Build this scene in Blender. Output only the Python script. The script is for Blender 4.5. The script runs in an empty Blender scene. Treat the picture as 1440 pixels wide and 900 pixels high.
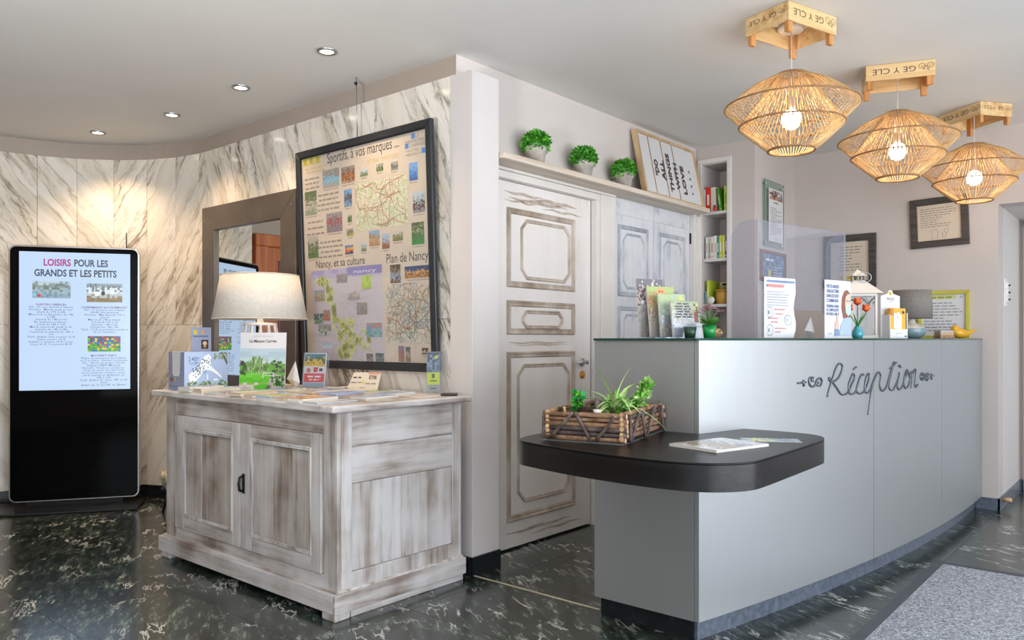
import bpy, bmesh, math, random
from mathutils import Vector, Matrix
R = random.Random(7)
PI = math.pi
sc = bpy.context.scene
COL = sc.collection

# ------------------------------------------------------------------ camera, world, light, exposure
cam_d = bpy.data.cameras.new('camera'); cam = bpy.data.objects.new('camera', cam_d); COL.objects.link(cam)
cam.location = (0, 0, 1.17); cam.rotation_euler = (PI/2, 0, math.radians(40.5))
cam_d.sensor_width = 36; cam_d.lens = 1095/1440*36; cam_d.shift_y = 27/1440; cam_d.clip_start = .02
sc.camera = cam
sc.view_settings.view_transform = 'Standard'; sc.view_settings.look = 'None'
sc.view_settings.gamma = 1; sc.view_settings.exposure = 0.12
sc.cycles.use_denoising = True
sc.cycles.max_bounces = 9; sc.cycles.diffuse_bounces = 5; sc.cycles.glossy_bounces = 4
sc.cycles.transmission_bounces = 6; sc.cycles.transparent_max_bounces = 12
sc.cycles.caustics_reflective = False; sc.cycles.caustics_refractive = False
sc.cycles.sample_clamp_indirect = 6
w = bpy.data.worlds.new('daylight'); sc.world = w; w.use_nodes = True
w.node_tree.nodes['Background'].inputs[0].default_value = (.72, .86, 1, 1)
w.node_tree.nodes['Background'].inputs[1].default_value = 1.0

def area(name, loc, rot, sx, sy, power, col):
    l = bpy.data.lights.new(name, 'AREA'); l.shape = 'RECTANGLE'; l.size = sx; l.size_y = sy
    l.energy = power; l.color = col
    o = bpy.data.objects.new(name, l); COL.objects.link(o); o.location = loc; o.rotation_euler = rot
    return o
# daylight through the glazed entrance wall (right of the camera) and the street windows behind it
area('daylight_entrance', (2.52, 2.0, 1.35), (0, PI/2, 0), 2.1, 7.0, 250, (.92, .96, 1))
area('daylight_street', (.5, -2.1, 1.4), (PI/2, 0, 0), 3.0, 2.1, 14, (1, .97, .94))
# added fill spot behind the camera, turned up to brighten ceiling and room
fl_ = bpy.data.lights.new('ceiling_fill', 'SPOT'); fl_.energy = 520; fl_.spot_size = math.radians(150); fl_.spot_blend = 1; fl_.shadow_soft_size = .25; fl_.color = (1, .97, .94)
fo_ = bpy.data.objects.new('ceiling_fill', fl_); COL.objects.link(fo_); fo_.location = (-1.1, -.7, 1.1); fo_.rotation_euler = Vector((.5, -.35, -1)).to_track_quat('Z', 'Y').to_euler()

# ------------------------------------------------------------------ helpers
def lin(h):
    if isinstance(h, str):
        h = h.lstrip('#'); c = [int(h[i:i+2], 16)/255 for i in (0, 2, 4)]
    else: c = h
    return tuple(x/12.92 if x <= .04045 else ((x+.055)/1.055)**2.4 for x in c) + (1,)

MATS = {}
class NT:
    """tiny node helper"""
    def __init__(s, name):
        s.m = bpy.data.materials.new(name); s.m.use_nodes = True; s.t = s.m.node_tree
        s.b = s.t.nodes['Principled BSDF']; s.out = s.t.nodes['Material Output']
        MATS[name] = s.m
    def n(s, typ, **kw):
        x = s.t.nodes.new(typ)
        for k, v in kw.items():
            if k in x.inputs: x.inputs[k].default_value = v
            else: setattr(x, k, v)
        return x
    def l(s, a, b): s.t.links.new(a, b)
    def coord(s, scale=(1, 1, 1), rot=(0, 0, 0), rand=0., kind='Object'):
        tc = s.n('ShaderNodeTexCoord'); mp = s.n('ShaderNodeMapping')
        mp.inputs['Scale'].default_value = scale; mp.inputs['Rotation'].default_value = rot
        s.l(tc.outputs[kind], mp.inputs[0])
        if rand:
            oi = s.n('ShaderNodeObjectInfo'); mu = s.n('ShaderNodeMath', operation='MULTIPLY'); mu.inputs[1].default_value = rand
            s.l(oi.outputs['Random'], mu.inputs[0])
            cx = s.n('ShaderNodeCombineXYZ'); s.l(mu.outputs[0], cx.inputs[0]); s.l(mu.outputs[0], cx.inputs[1]); s.l(mu.outputs[0], cx.inputs[2])
            ad = s.n('ShaderNodeVectorMath', operation='ADD'); s.l(mp.outputs[0], ad.inputs[0]); s.l(cx.outputs[0], ad.inputs[1])
            return ad.outputs[0]
        return mp.outputs[0]
    def noise(s, vec, scale, detail=4, rough=.55, dist=0):
        x = s.n('ShaderNodeTexNoise'); x.inputs['Scale'].default_value = scale; x.inputs['Detail'].default_value = detail
        x.inputs['Roughness'].default_value = rough; x.inputs['Distortion'].default_value = dist
        s.l(vec, x.inputs['Vector']); return x.outputs[0]
    def ramp(s, fac, stops):
        r = s.n('ShaderNodeValToRGB'); e = r.color_ramp.elements
        while len(e) < len(stops): e.new(.5)
        for i, (p, c) in enumerate(stops):
            e[i].position = p; e[i].color = lin(c) if isinstance(c, str) else (c, c, c, 1)
        s.l(fac, r.inputs[0]); return r.outputs[0]
    def mix(s, fac, a, b, mode='MIX'):
        x = s.n('ShaderNodeMix', data_type='RGBA', blend_type=mode)
        for sock, v in ((x.inputs[0], fac), (x.inputs[6], a), (x.inputs[7], b)):
            if isinstance(v, (int, float)): sock.default_value = v
            elif isinstance(v, str): sock.default_value = lin(v)
            else: s.l(v, sock)
        return x.outputs[2]
    def math(s, op, a, b=0.):
        x = s.n('ShaderNodeMath', operation=op)
        for i, v in enumerate((a, b)):
            if isinstance(v, (int, float)): x.inputs[i].default_value = v
            else: s.l(v, x.inputs[i])
        return x.outputs[0]
    def bump(s, h, strength=.2, dist=.01):
        b = s.n('ShaderNodeBump'); b.inputs['Strength'].default_value = strength; b.inputs['Distance'].default_value = dist
        s.l(h, b.inputs['Height']); s.l(b.outputs[0], s.b.inputs['Normal'])
    def base(s, c):
        if isinstance(c, str): s.b.inputs['Base Color'].default_value = lin(c)
        else: s.l(c, s.b.inputs['Base Color'])
    def set(s, **kw):
        for k, v in kw.items(): s.b.inputs[k.replace('_', ' ')].default_value = v
        return s

def plain(name, hexc, rough=.5, metal=0., var=.06, scale=6., bump=0., **kw):
    """painted / moulded surface: base colour with slight mottling"""
    s = NT(name); v = s.coord(rand=3.)
    n = s.noise(v, scale, 3)
    c = lin(hexc)
    dk = tuple(max(0, x*(1-var*2)) for x in c[:3]); lt = tuple(min(1, x*(1+var)) for x in c[:3])
    r = s.n('ShaderNodeValToRGB'); r.color_ramp.elements[0].position = .3; r.color_ramp.elements[1].position = .7
    r.color_ramp.elements[0].color = dk+(1,); r.color_ramp.elements[1].color = lt+(1,)
    s.l(n, r.inputs[0]); s.base(r.outputs[0])
    s.set(Roughness=rough, Metallic=metal, **kw)
    if bump: s.bump(s.noise(v, scale*8, 4), bump, .004)
    return s.m

def emit(name, hexc, strength):
    s = NT(name); s.base('#000000'); s.set(Emission_Strength=strength); s.b.inputs['Emission Color'].default_value = lin(hexc); return s.m

# plaster, ceiling
plain('ceiling_paint', '#dcdcda', .75, var=.015, scale=2)
plain('wall_paint', '#d3ccc8', .6, var=.012, scale=3, bump=.04)
plain('wall_mauve', '#c5bcb8', .6, var=.012, scale=3, bump=.04)
plain('band_paint', '#ab9f94', .65, var=.015, scale=3)
plain('white_paint', '#d2cdcd', .45, var=.012, scale=4)
plain('casing_paint', '#dedad6', .42, var=.02, scale=7)
plain('bluewhite_paint', '#d5d8de', .45, var=.015, scale=4)
plain('grout', '#2b302d', .6)
plain('brass_strip', '#b8b09a', .4)
plain('skirting_black', '#1c2024', .25, var=.2, scale=25)
plain('skirting_blue', '#5d6674', .3, var=.2, scale=40)

def marble_wall(name, lean, k=1., dark=('#86694a', '#6b604a')):
    s = NT(name)
    tc = s.n('ShaderNodeTexCoord'); sp = s.n('ShaderNodeSeparateXYZ'); s.l(tc.outputs['UV'], sp.inputs[0])
    u, v = sp.outputs[0], sp.outputs[1]
    oi = s.n('ShaderNodeObjectInfo'); rnd = s.math('MULTIPLY', oi.outputs['Random'], 9.)
    # across-vein coordinate (leaning direction), stretched along the vein
    ac = s.math('ADD', u, s.math('MULTIPLY', v, lean)); al = s.math('MULTIPLY', v, .55)
    cb = s.n('ShaderNodeCombineXYZ'); s.l(ac, cb.inputs[0]); s.l(al, cb.inputs[1]); s.l(rnd, cb.inputs[2])
    vec = cb.outputs[0]
    warp = s.noise(vec, 5., 5, .6)
    w2 = s.math('ADD', ac, s.math('MULTIPLY', warp, .22))
    cb2 = s.n('ShaderNodeCombineXYZ'); s.l(s.math('MULTIPLY', w2, 7.), cb2.inputs[0]); s.l(s.math('MULTIPLY', v, .9), cb2.inputs[1]); s.l(rnd, cb2.inputs[2])
    n1 = s.noise(cb2.outputs[0], 1.0, 4, .55)
    ridge = s.math('ABSOLUTE', s.math('SUBTRACT', n1, .5))
    vein = s.ramp(ridge, [(0, .8), (.010, .55), (.03, .1), (.07, 0.)])
    cb3 = s.n('ShaderNodeCombineXYZ'); s.l(s.math('MULTIPLY', w2, 19.), cb3.inputs[0]); s.l(s.math('MULTIPLY', v, 2.5), cb3.inputs[1]); s.l(rnd, cb3.inputs[2])
    n2 = s.noise(cb3.outputs[0], 1., 3, .6)
    fine = s.ramp(s.math('ABSOLUTE', s.math('SUBTRACT', n2, .5)), [(0, .45), (.015, .2), (.04, 0.)])
    mask = s.ramp(s.noise(vec, 2.2, 3), [(.42, 0.), (.58, 1.)])
    vv = s.math('MULTIPLY', vein, s.math('ADD', s.math('MULTIPLY', mask, .75), .25))
    vv = s.math('MAXIMUM', vv, s.math('MULTIPLY', fine, mask))
    vv = s.math('MINIMUM', s.math('MULTIPLY', vv, k), 1.)
    cloud = s.ramp(s.noise(cb2.outputs[0], .9, 5), [(.33, '#d6cebf'), (.5, '#e6e0d6'), (.7, '#eeeae3')])
    s.base(s.mix(vv, cloud, s.ramp(s.noise(vec, 6., 2), [(.3, dark[0]), (.7, dark[1])])))
    s.set(Roughness=.13); s.b.inputs['Specular IOR Level'].default_value = .5
    return s.m
marble_wall('marble_left', .75); marble_wall('marble_right', -.62); marble_wall('marble_back', .42, 1.45, ('#6f6350', '#55554a'))

def marble_floor():
    s = NT('floor_marble'); vec = s.coord((1, 1, 1), (0, 0, .5), rand=40.)
    w1 = s.noise(vec, 2.6, 5, .6)
    mp = s.n('ShaderNodeMapping'); mp.inputs['Scale'].default_value = (4.5, 15, 1); s.l(vec, mp.inputs[0])
    warp = s.mix(.35, mp.outputs[0], s.n('ShaderNodeTexNoise', Scale=3.).outputs[1], 'ADD')
    n2 = s.noise(warp, 2.0, 12, .80, .15)
    green = s.ramp(n2, [(.34, '#0c100f'), (.46, '#1d2522'), (.535, '#38443d'), (.6, '#66756a'), (.67, '#a3ada0'), (.76, '#d6d8cf')])
    dark = s.mix(s.ramp(w1, [(.36, .35), (.58, 1.)]), '#121716', green)
    n3 = s.noise(warp, .6, 6, .62, .3)
    vein = s.ramp(s.math('ABSOLUTE', s.math('SUBTRACT', n3, .5)), [(0, 1.), (.008, .7), (.02, 0.)])
    vm = s.ramp(s.noise(vec, 3.4, 2), [(.5, 0.), (.62, 1.)])
    s.base(s.mix(s.math('MULTIPLY', vein, vm), dark, '#d3d6d0'))
    s.set(Roughness=.22, Coat_Weight=.2, Coat_Roughness=.15)
    s.b.inputs['Specular IOR Level'].default_value = 1.
    return s.m
marble_floor()

def wood(name, stops, axis, scale=18., stretch=.06, rough=.55, patch=None, bump=.15, rand=7.):
    """grain runs along axis (0,1,2)"""
    s = NT(name); sca = [1, 1, 1]; sca[axis] = stretch
    v = s.coord(tuple(sca), rand=rand)
    n = s.noise(v, scale, 7, .62, .3)
    if patch:
        p = s.noise(s.coord((1, 1, 1), rand=rand), patch, 3)
        n2 = s.math('ADD', s.math('MULTIPLY', n, .5), s.math('MULTIPLY', p, .5))
    else: n2 = n
    s.base(s.ramp(n2, stops)); s.set(Roughness=rough)
    if bump: s.bump(n, bump, .004)
    return s.m
WASH = [(.32, '#6b5b50'), (.41, '#998d86'), (.48, '#bdb7b4'), (.56, '#d3d0d1'), (.72, '#dfdfe2')]
for i, a in enumerate('xyz'): wood('washed_wood_'+a, WASH, i, 20., .07, .5, 3.0)
WASHD = [(.33, '#6d5d52'), (.42, '#93867c'), (.5, '#b5aca7'), (.6, '#cbc6c4'), (.74, '#d8d6d6')]
wood('washed_panel', WASHD, 2, 22., .06, .5, 3.4)
DOOR = [(.26, '#a8988b'), (.33, '#c9beb4'), (.4, '#dfdad6'), (.6, '#e6e3e1'), (.8, '#eae8e6')]
wood('door_cream', DOOR, 2, 9., .12, .45, 2.2, .05); wood('door_cream_y', DOOR, 1, 9., .12, .45, 2.2, .05)
wood('door_brush', [(.32, '#8a796a'), (.46, '#a89a8b'), (.6, '#c6bbb1'), (.75, '#dad3cd')], 2, 14., .3, .5, 5., .05)
CLOS = [(.28, '#8d939d'), (.38, '#bcc1ca'), (.48, '#d6d9df'), (.7, '#e0e3e8')]
wood('closet_white', CLOS, 2, 14., .1, .45, 3.2, .05); wood('closet_white_y', CLOS, 1, 14., .1, .45, 3.2, .05)
wood('closet_dark', [(.33, '#878d97'), (.5, '#b3b8c0'), (.68, '#d3d7dd')], 2, 20., .3, .5, 5., .05)
wood('shelf_wood', [(.3, '#b3a18f'), (.5, '#cdbfb0'), (.7, '#ddd3c8')], 1, 22., .05, .5)
wood('crate_wood', [(.3, '#b98a55'), (.5, '#d9b580'), (.7, '#e8cc9c')], 0, 20., .06, .55)
wood('crate_wood_dark', [(.3, '#a8703a'), (.5, '#c48b50'), (.7, '#d7a468')], 2, 20., .1, .55)
wood('frame_oak', [(.3, '#a98962'), (.5, '#c4a57e'), (.7, '#d6bd9a')], 2, 30., .1, .5)
wood('black_oak', [(.3, '#080708'), (.5, '#100f10'), (.75, '#221f20')], 0, 40., .05, .34)
wood('dark_frame_wood', [(.3, '#2b2624'), (.6, '#4a423f'), (.8, '#5d5450')], 0, 40., .1, .45)
wood('orange_door', [(.3, '#8d431a'), (.5, '#b4622c'), (.7, '#c97b42')], 2, 14., .05, .3)
wood('red_door_panel', [(.3, '#5e1a14'), (.5, '#7a241c'), (.7, '#8a3226')], 2, 14., .05, .3)
wood('bark', [(.3, '#33241c'), (.43, '#6a4c38'), (.56, '#97765a'), (.72, '#b99a7a')], 0, 60., .3, .8, 25., .5)
wood('bark_dark', [(.3, '#2b2220'), (.5, '#544744'), (.7, '#857671')], 2, 60., .3, .8, 25., .5)
wood('log_end', [(.3, '#a87f58'), (.5, '#c9a57b'), (.7, '#dcc09a')], 0, 30., 1., .7)
wood('rattan', [(.3, '#b99060'), (.5, '#d3ae7c'), (.7, '#e6c99c')], 2, 25., .4, .55)
wood('rattan_ring', [(.3, '#7d5a3a'), (.5, '#96704a'), (.7, '#ad885e')], 2, 25., .4, .6)

def brushed(name, hexc, rough, metal):
    s = NT(name); v = s.coord((170, 170, 2.), rand=5.)
    n = s.noise(v, 3., 4); p = s.noise(s.coord(), 3., 2)
    c = lin(hexc)
    r = s.n('ShaderNodeValToRGB'); r.color_ramp.elements[0].position = .3; r.color_ramp.elements[1].position = .7
    r.color_ramp.elements[0].color = tuple(x*.97 for x in c[:3])+(1,); r.color_ramp.elements[1].color = tuple(min(1, x*1.02) for x in c[:3])+(1,)
    s.l(n, r.inputs[0]); s.base(r.outputs[0])
    s.set(Metallic=metal, Roughness=rough); s.bump(n, .012, .002)
    return s.m
brushed('brushed_aluminium', '#b6b9bc', .44, .78)
plain('steel_letter', '#6a7078', .35, .6, var=.05)
plain('black_top', '#0d0d0f', .34, var=.15, scale=30).node_tree.nodes['Principled BSDF'].inputs['Specular IOR Level'].default_value = .25
plain('chrome', '#d0d2d4', .18, 1., var=.02)
plain('steel_grey', '#a9acb0', .3, .9, var=.03)
plain('black_metal', '#17191c', .35, .3, var=.1)
plain('black_plastic', '#0d0e10', .3, var=.1)
plain('black_gloss', '#030304', .06, var=.1).node_tree.nodes['Principled BSDF'].inputs['Specular IOR Level'].default_value = .12
plain('mirror_frame', '#6a625a', .35, .5, var=.08)
plain('poster_frame', '#33363b', .3, .3, var=.1)
plain('silver_edge', '#c5c6c8', .25, .9, var=.03)
s_ = NT('mirror_glass'); s_.base(s_.mix(s_.noise(s_.coord(), 3., 2), '#d9dad8', '#e2e3e1')); s_.set(Metallic=1., Roughness=.015)
def glass(name, tint, rough=.02, alpha_like=True, ior=1.45, mixf=.08):
    """thin clear sheet: mostly transparent with a glossy reflection"""
    s = NT(name); tr = s.n('ShaderNodeBsdfTransparent'); tr.inputs[0].default_value = lin(tint)
    gl = s.n('ShaderNodeBsdfGlossy'); gl.inputs['Roughness'].default_value = rough; gl.inputs[0].default_value = (1, 1, 1, 1)
    lw = s.n('ShaderNodeLayerWeight'); lw.inputs[0].default_value = .5
    fr = s.math('ADD', s.math('MULTIPLY', s.math('POWER', lw.outputs['Facing'], 4.), .5), .035)
    df = s.n('ShaderNodeBsdfDiffuse'); df.inputs[0].default_value = lin('#dfe6ea')
    m0 = s.n('ShaderNodeMixShader'); m0.inputs[0].default_value = mixf; s.l(tr.outputs[0], m0.inputs[1]); s.l(df.outputs[0], m0.inputs[2])
    mx = s.n('ShaderNodeMixShader'); s.l(fr, mx.inputs[0]); s.l(m0.outputs[0], mx.inputs[1]); s.l(gl.outputs[0], mx.inputs[2])
    s.l(mx.outputs[0], s.out.inputs[0]); return s.m
glass('acrylic', '#f4f6fa', mixf=.03); glass('plexi', '#f1f1f8', mixf=.07); glass('plate_glass', '#e4f0ea', mixf=.08); glass('window_glass', '#f4f8fa', mixf=.0)
plain('glass_edge_green', '#2f6f58', .15, var=.1); plain('glass_top_green', '#20463c', .08, var=.1)
plain('plexi_edge', '#c9cfda', .2)
plain('paper', '#d8d4d0', .6, var=.01); plain('card_white', '#d6d6d9', .5, var=.01); plain('poster_paper', '#cfc2b0', .5, var=.02)
def print_mat(name, rough, strength=0.):
    s = NT(name); a = s.n('ShaderNodeAttribute', attribute_name='Col')
    n = s.noise(s.coord((1, 1, 1)), 60., 3); c = s.mix(.06, a.outputs[0], n, 'MULTIPLY')
    s.set(Roughness=rough)
    if strength:
        s.base('#000000'); s.l(a.outputs[0], s.b.inputs['Emission Color']); s.set(Emission_Strength=strength)
    else: s.base(c)
    return s.m
print_mat('print', .5); print_mat('print_gloss', .22); print_mat('print_screen', .2, 1.0)
plain('screen_glass', '#08090a', .05)
plain('linen_shade', '#cfc9c0', .8, var=.05, scale=60, bump=.2); plain('grey_shade', '#7d7874', .8, var=.06, scale=60, bump=.2)
plain('ceramic_white', '#e6e3df', .3); plain('ceramic_blue', '#7c949d', .25, var=.08); plain('ceramic_cream', '#d6d0c5', .3)
plain('pot_stone', '#bdb6ae', .8, var=.12, scale=22, bump=.3); plain('pot_green', '#1f8f45', .25); plain('pot_dark', '#21402f', .4)
plain('leaf_bright', '#5fb82a', .45, var=.35, scale=40); plain('leaf_mid', '#3f8f2c', .45, var=.3, scale=40); plain('leaf_pale', '#b9d68a', .45, var=.2, scale=30)
plain('leaf_kalanchoe', '#63a24a', .4, var=.3, scale=30); plain('petal_pink', '#f2b2c2', .5, var=.3, scale=60); plain('petal_orange', '#e2621b', .4, var=.2, scale=50)
plain('glass_teal', '#3f9fae', .12, var=.1); plain('soil', '#3a2a20', .9, var=.3, scale=60, bump=.4); plain('yellow_ceramic', '#e0a92e', .25, var=.08)
plain('ochre_jar', '#c6963b', .35, var=.12); plain('straw', '#c2a577', .7, var=.25, scale=60); plain('bone_white', '#dcd7d0', .5)
plain('carpet', '#8b8f97', .95, var=.2, scale=400, bump=.8); plain('carpet_edge', '#4a4e55', .6)
plain('tan_wood', '#d6ad80', .5); plain('tile_dark_edge', '#1b1f1e', .4); plain('yellow_green', '#c3bd4c', .45); plain('dark_red', '#6e2a35', .4)
plain('yellow_card', '#e0a52c', .45); plain('card_blue', '#a9bde0', .5, var=.02); plain('card_greyblue', '#8f9ab8', .5, var=.02); plain('pot_floral', '#cfc6b0', .4, var=.45, scale=40)
plain('cone_brown', '#4b3128', .8, var=.3, scale=80); plain('amber', '#c8862c', .4); plain('candle_red', '#b33346', .5); plain('cork', '#c9976a', .7, var=.2, scale=50)
def carpet():
    s = NT('mat_pile'); v = s.coord()
    n = s.noise(v, 95., 2, .8); s.base(s.ramp(n, [(.3, '#4f5462'), (.42, '#7d8290'), (.52, '#9ea2ab'), (.62, '#b9bdc5'), (.72, '#dde0e6')])); s.set(Roughness=.95)
    s.bump(n, .9, .006)
carpet()
emit('bulb_glow', '#ffe2bb', 60.); emit('spot_glow', '#fff0d8', 16.)

class MB:
    def __init__(s): s.v = []; s.f = []; s.mi = []; s.c = []; s.sm = []; s.uv = None
    def add(s, vs, fs, m=0, col=None, smooth=False):
        o = len(s.v); s.v += [tuple(p) for p in vs]
        for f in fs:
            s.f.append([i+o for i in f]); s.mi.append(m); s.c.append(col); s.sm.append(smooth)
        return s
    def box(s, x0, x1, y0, y1, z0, z1, m=0, col=None):
        return s.add([(x0,y0,z0),(x1,y0,z0),(x1,y1,z0),(x0,y1,z0),(x0,y0,z1),(x1,y0,z1),(x1,y1,z1),(x0,y1,z1)],
              [(0,3,2,1),(4,5,6,7),(0,1,5,4),(1,2,6,5),(2,3,7,6),(3,0,4,7)], m, col)
    def xbox(s, M4, hx, hy, hz, m=0, col=None):
        vs = [M4 @ Vector((a*hx, b*hy, c*hz)) for c in (-1,1) for a, b in ((-1,-1),(1,-1),(1,1),(-1,1))]
        return s.add(vs, [(0,3,2,1),(4,5,6,7),(0,1,5,4),(1,2,6,5),(2,3,7,6),(3,0,4,7)], m, col)
    def tube(s, pts, r, n=8, m=0, closed=False, caps=True, smooth=True, col=None, flat=1.):
        P = [Vector(p) for p in pts]; k = len(P); vs = []; up = None
        for i, p in enumerate(P):
            a = P[(i-1) % k] if (i or closed) else p; b = P[(i+1) % k] if (i < k-1 or closed) else p
            t = (b-a); t = t.normalized() if t.length > 1e-9 else Vector((0,0,1))
            if up is None: up = Vector((0,0,1)) if abs(t.z) < .9 else Vector((1,0,0))
            x = t.cross(up); x = x.normalized() if x.length > 1e-6 else t.orthogonal().normalized()
            y = x.cross(t).normalized(); up = y
            rr = r[i] if isinstance(r, (list, tuple)) else r
            for j in range(n):
                an = 2*PI*j/n; vs.append(p + x*math.cos(an)*rr + y*math.sin(an)*rr*flat)
        fs = []
        for i in range(k if closed else k-1):
            for j in range(n):
                a = i*n+j; b = i*n+(j+1) % n; c = ((i+1) % k)*n+(j+1) % n; d = ((i+1) % k)*n+j
                fs.append((a, b, c, d))
        s.add(vs, fs, m, col, smooth)
        if caps and not closed:
            o = len(s.v)-len(vs)
            s.f.append([o+j for j in range(n)][::-1]); s.mi.append(m); s.c.append(col); s.sm.append(False)
            s.f.append([o+(k-1)*n+j for j in range(n)]); s.mi.append(m); s.c.append(col); s.sm.append(False)
        return s
    def lathe(s, prof, n=24, cx=0, cy=0, cz=0, m=0, smooth=True, cap=True, sx=1, sy=1):
        vs = []; k = len(prof)
        for r, z in prof:
            for j in range(n):
                a = 2*PI*j/n; vs.append((cx+r*math.cos(a)*sx, cy+r*math.sin(a)*sy, cz+z))
        fs = [(i*n+j, i*n+(j+1) % n, (i+1)*n+(j+1) % n, (i+1)*n+j) for i in range(k-1) for j in range(n)]
        if cap: fs += [tuple(range(n))[::-1], tuple(range((k-1)*n, k*n))]
        return s.add(vs, fs, m, None, smooth)
    def prism(s, pts, fn, d0, d1, m=0, col=None, smooth_side=False):
        """pts: 2-D outline (ccw); fn(u,v,d)->xyz"""
        k = len(pts); vs = [fn(u, v, d0) for u, v in pts] + [fn(u, v, d1) for u, v in pts]
        s.add(vs, [tuple(range(k))[::-1], tuple(range(k, 2*k))], m, col)
        o = len(s.v)-2*k
        if smooth_side: s.v += [tuple(p) for p in vs]; o += 2*k
        for i in range(k):
            j = (i+1) % k; s.f.append([o+i, o+j, o+k+j, o+k+i]); s.mi.append(m); s.c.append(col); s.sm.append(smooth_side)
        return s
    def ball(s, c, r, n=12, k=8, m=0, sc3=(1,1,1), smooth=True):
        vs = [(c[0], c[1], c[2]-r*sc3[2])]
        for i in range(1, k):
            ph = -PI/2+PI*i/k
            for j in range(n):
                a = 2*PI*j/n; vs.append((c[0]+r*math.cos(ph)*math.cos(a)*sc3[0], c[1]+r*math.cos(ph)*math.sin(a)*sc3[1], c[2]+r*math.sin(ph)*sc3[2]))
        vs.append((c[0], c[1], c[2]+r*sc3[2])); t = len(vs)-1
        fs = [(0, 1+(j+1) % n, 1+j) for j in range(n)]
        for i in range(k-2):
            for j in range(n):
                a = 1+i*n+j; b = 1+i*n+(j+1) % n; fs.append((a, b, b+n, a+n))
        o = 1+(k-2)*n; fs += [(o+j, o+(j+1) % n, t) for j in range(n)]
        return s.add(vs, fs, m, None, smooth)
    def build(s, name, mats, parent=None, loc=None, bevel=0., uv=None, seg=2):
        me = bpy.data.meshes.new(name); me.from_pydata(s.v, [], s.f)
        if isinstance(mats, str): mats = [mats]
        for m in mats: me.materials.append(MATS[m])
        me.polygons.foreach_set('material_index', s.mi); me.polygons.foreach_set('use_smooth', s.sm)
        if any(c is not None for c in s.c):
            at = me.color_attributes.new('Col', 'FLOAT_COLOR', 'CORNER'); buf = []
            for p, c in zip(me.polygons, s.c):
                buf += list(c or (1, 1, 1, 1))*p.loop_total
            at.data.foreach_set('color', buf)
        if uv:
            ul = me.uv_layers.new(name='UVMap')
            for lp in me.loops: ul.data[lp.index].uv = uv(me.vertices[lp.vertex_index].co)
        me.update()
        o = bpy.data.objects.new(name, me); COL.objects.link(o)
        if parent: o.parent = parent
        if loc: o.location = loc
        if bevel:
            b = o.modifiers.new('bevel', 'BEVEL'); b.width = bevel; b.segments = seg; b.limit_method = 'ANGLE'; b.angle_limit = math.radians(40)
        return o

def tag(o, label=None, cat=None, group=None, kind=None):
    if label: o['label'] = label
    if cat: o['category'] = cat
    if group: o['group'] = group
    if kind: o['kind'] = kind
    return o
def thing(name, label, cat, loc=(0,0,0), rz=0., group=None, rot=None):
    o = bpy.data.objects.new(name, None); COL.objects.link(o); o.location = loc; o.rotation_euler = rot or (0, 0, rz)
    o.empty_display_size = .05
    return tag(o, label, cat, group)
def struct(name, mb, mats, parent=None, **kw):
    o = mb.build(name, mats, parent, **kw)
    if not parent: o['kind'] = 'structure'
    return o
def dup(root, loc=None, rz=None, label=None):
    def cp(o, par):
        c = o.copy(); COL.objects.link(c)
        if par: c.parent = par
        for ch in o.children: cp(ch, c)
        return c
    r = cp(root, None)
    if loc: r.location = loc
    if rz is not None: r.rotation_euler = (0, 0, rz)
    if label: r['label'] = label
    return r

# text outlines
_tc = {}
def glyphs(txt, bold=0., res=3, shear=0.):
    k = (txt, bold, res, shear)
    if k not in _tc:
        cu = bpy.data.curves.new('txt', 'FONT'); cu.body = txt; cu.size = 1; cu.resolution_u = res; cu.offset = bold; cu.shear = shear; cu.fill_mode = 'FRONT'; cu.dimensions = '2D'
        o = bpy.data.objects.new('txt', cu); COL.objects.link(o)
        dg = bpy.context.evaluated_depsgraph_get(); me = o.evaluated_get(dg).to_mesh()
        vs = [(v.co.x, v.co.y) for v in me.vertices]; fs = [tuple(p.vertices) for p in me.polygons]
        o.evaluated_get(dg).to_mesh_clear(); bpy.data.objects.remove(o); bpy.data.curves.remove(cu)
        _tc[k] = (vs, fs)
    return _tc[k]

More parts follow.
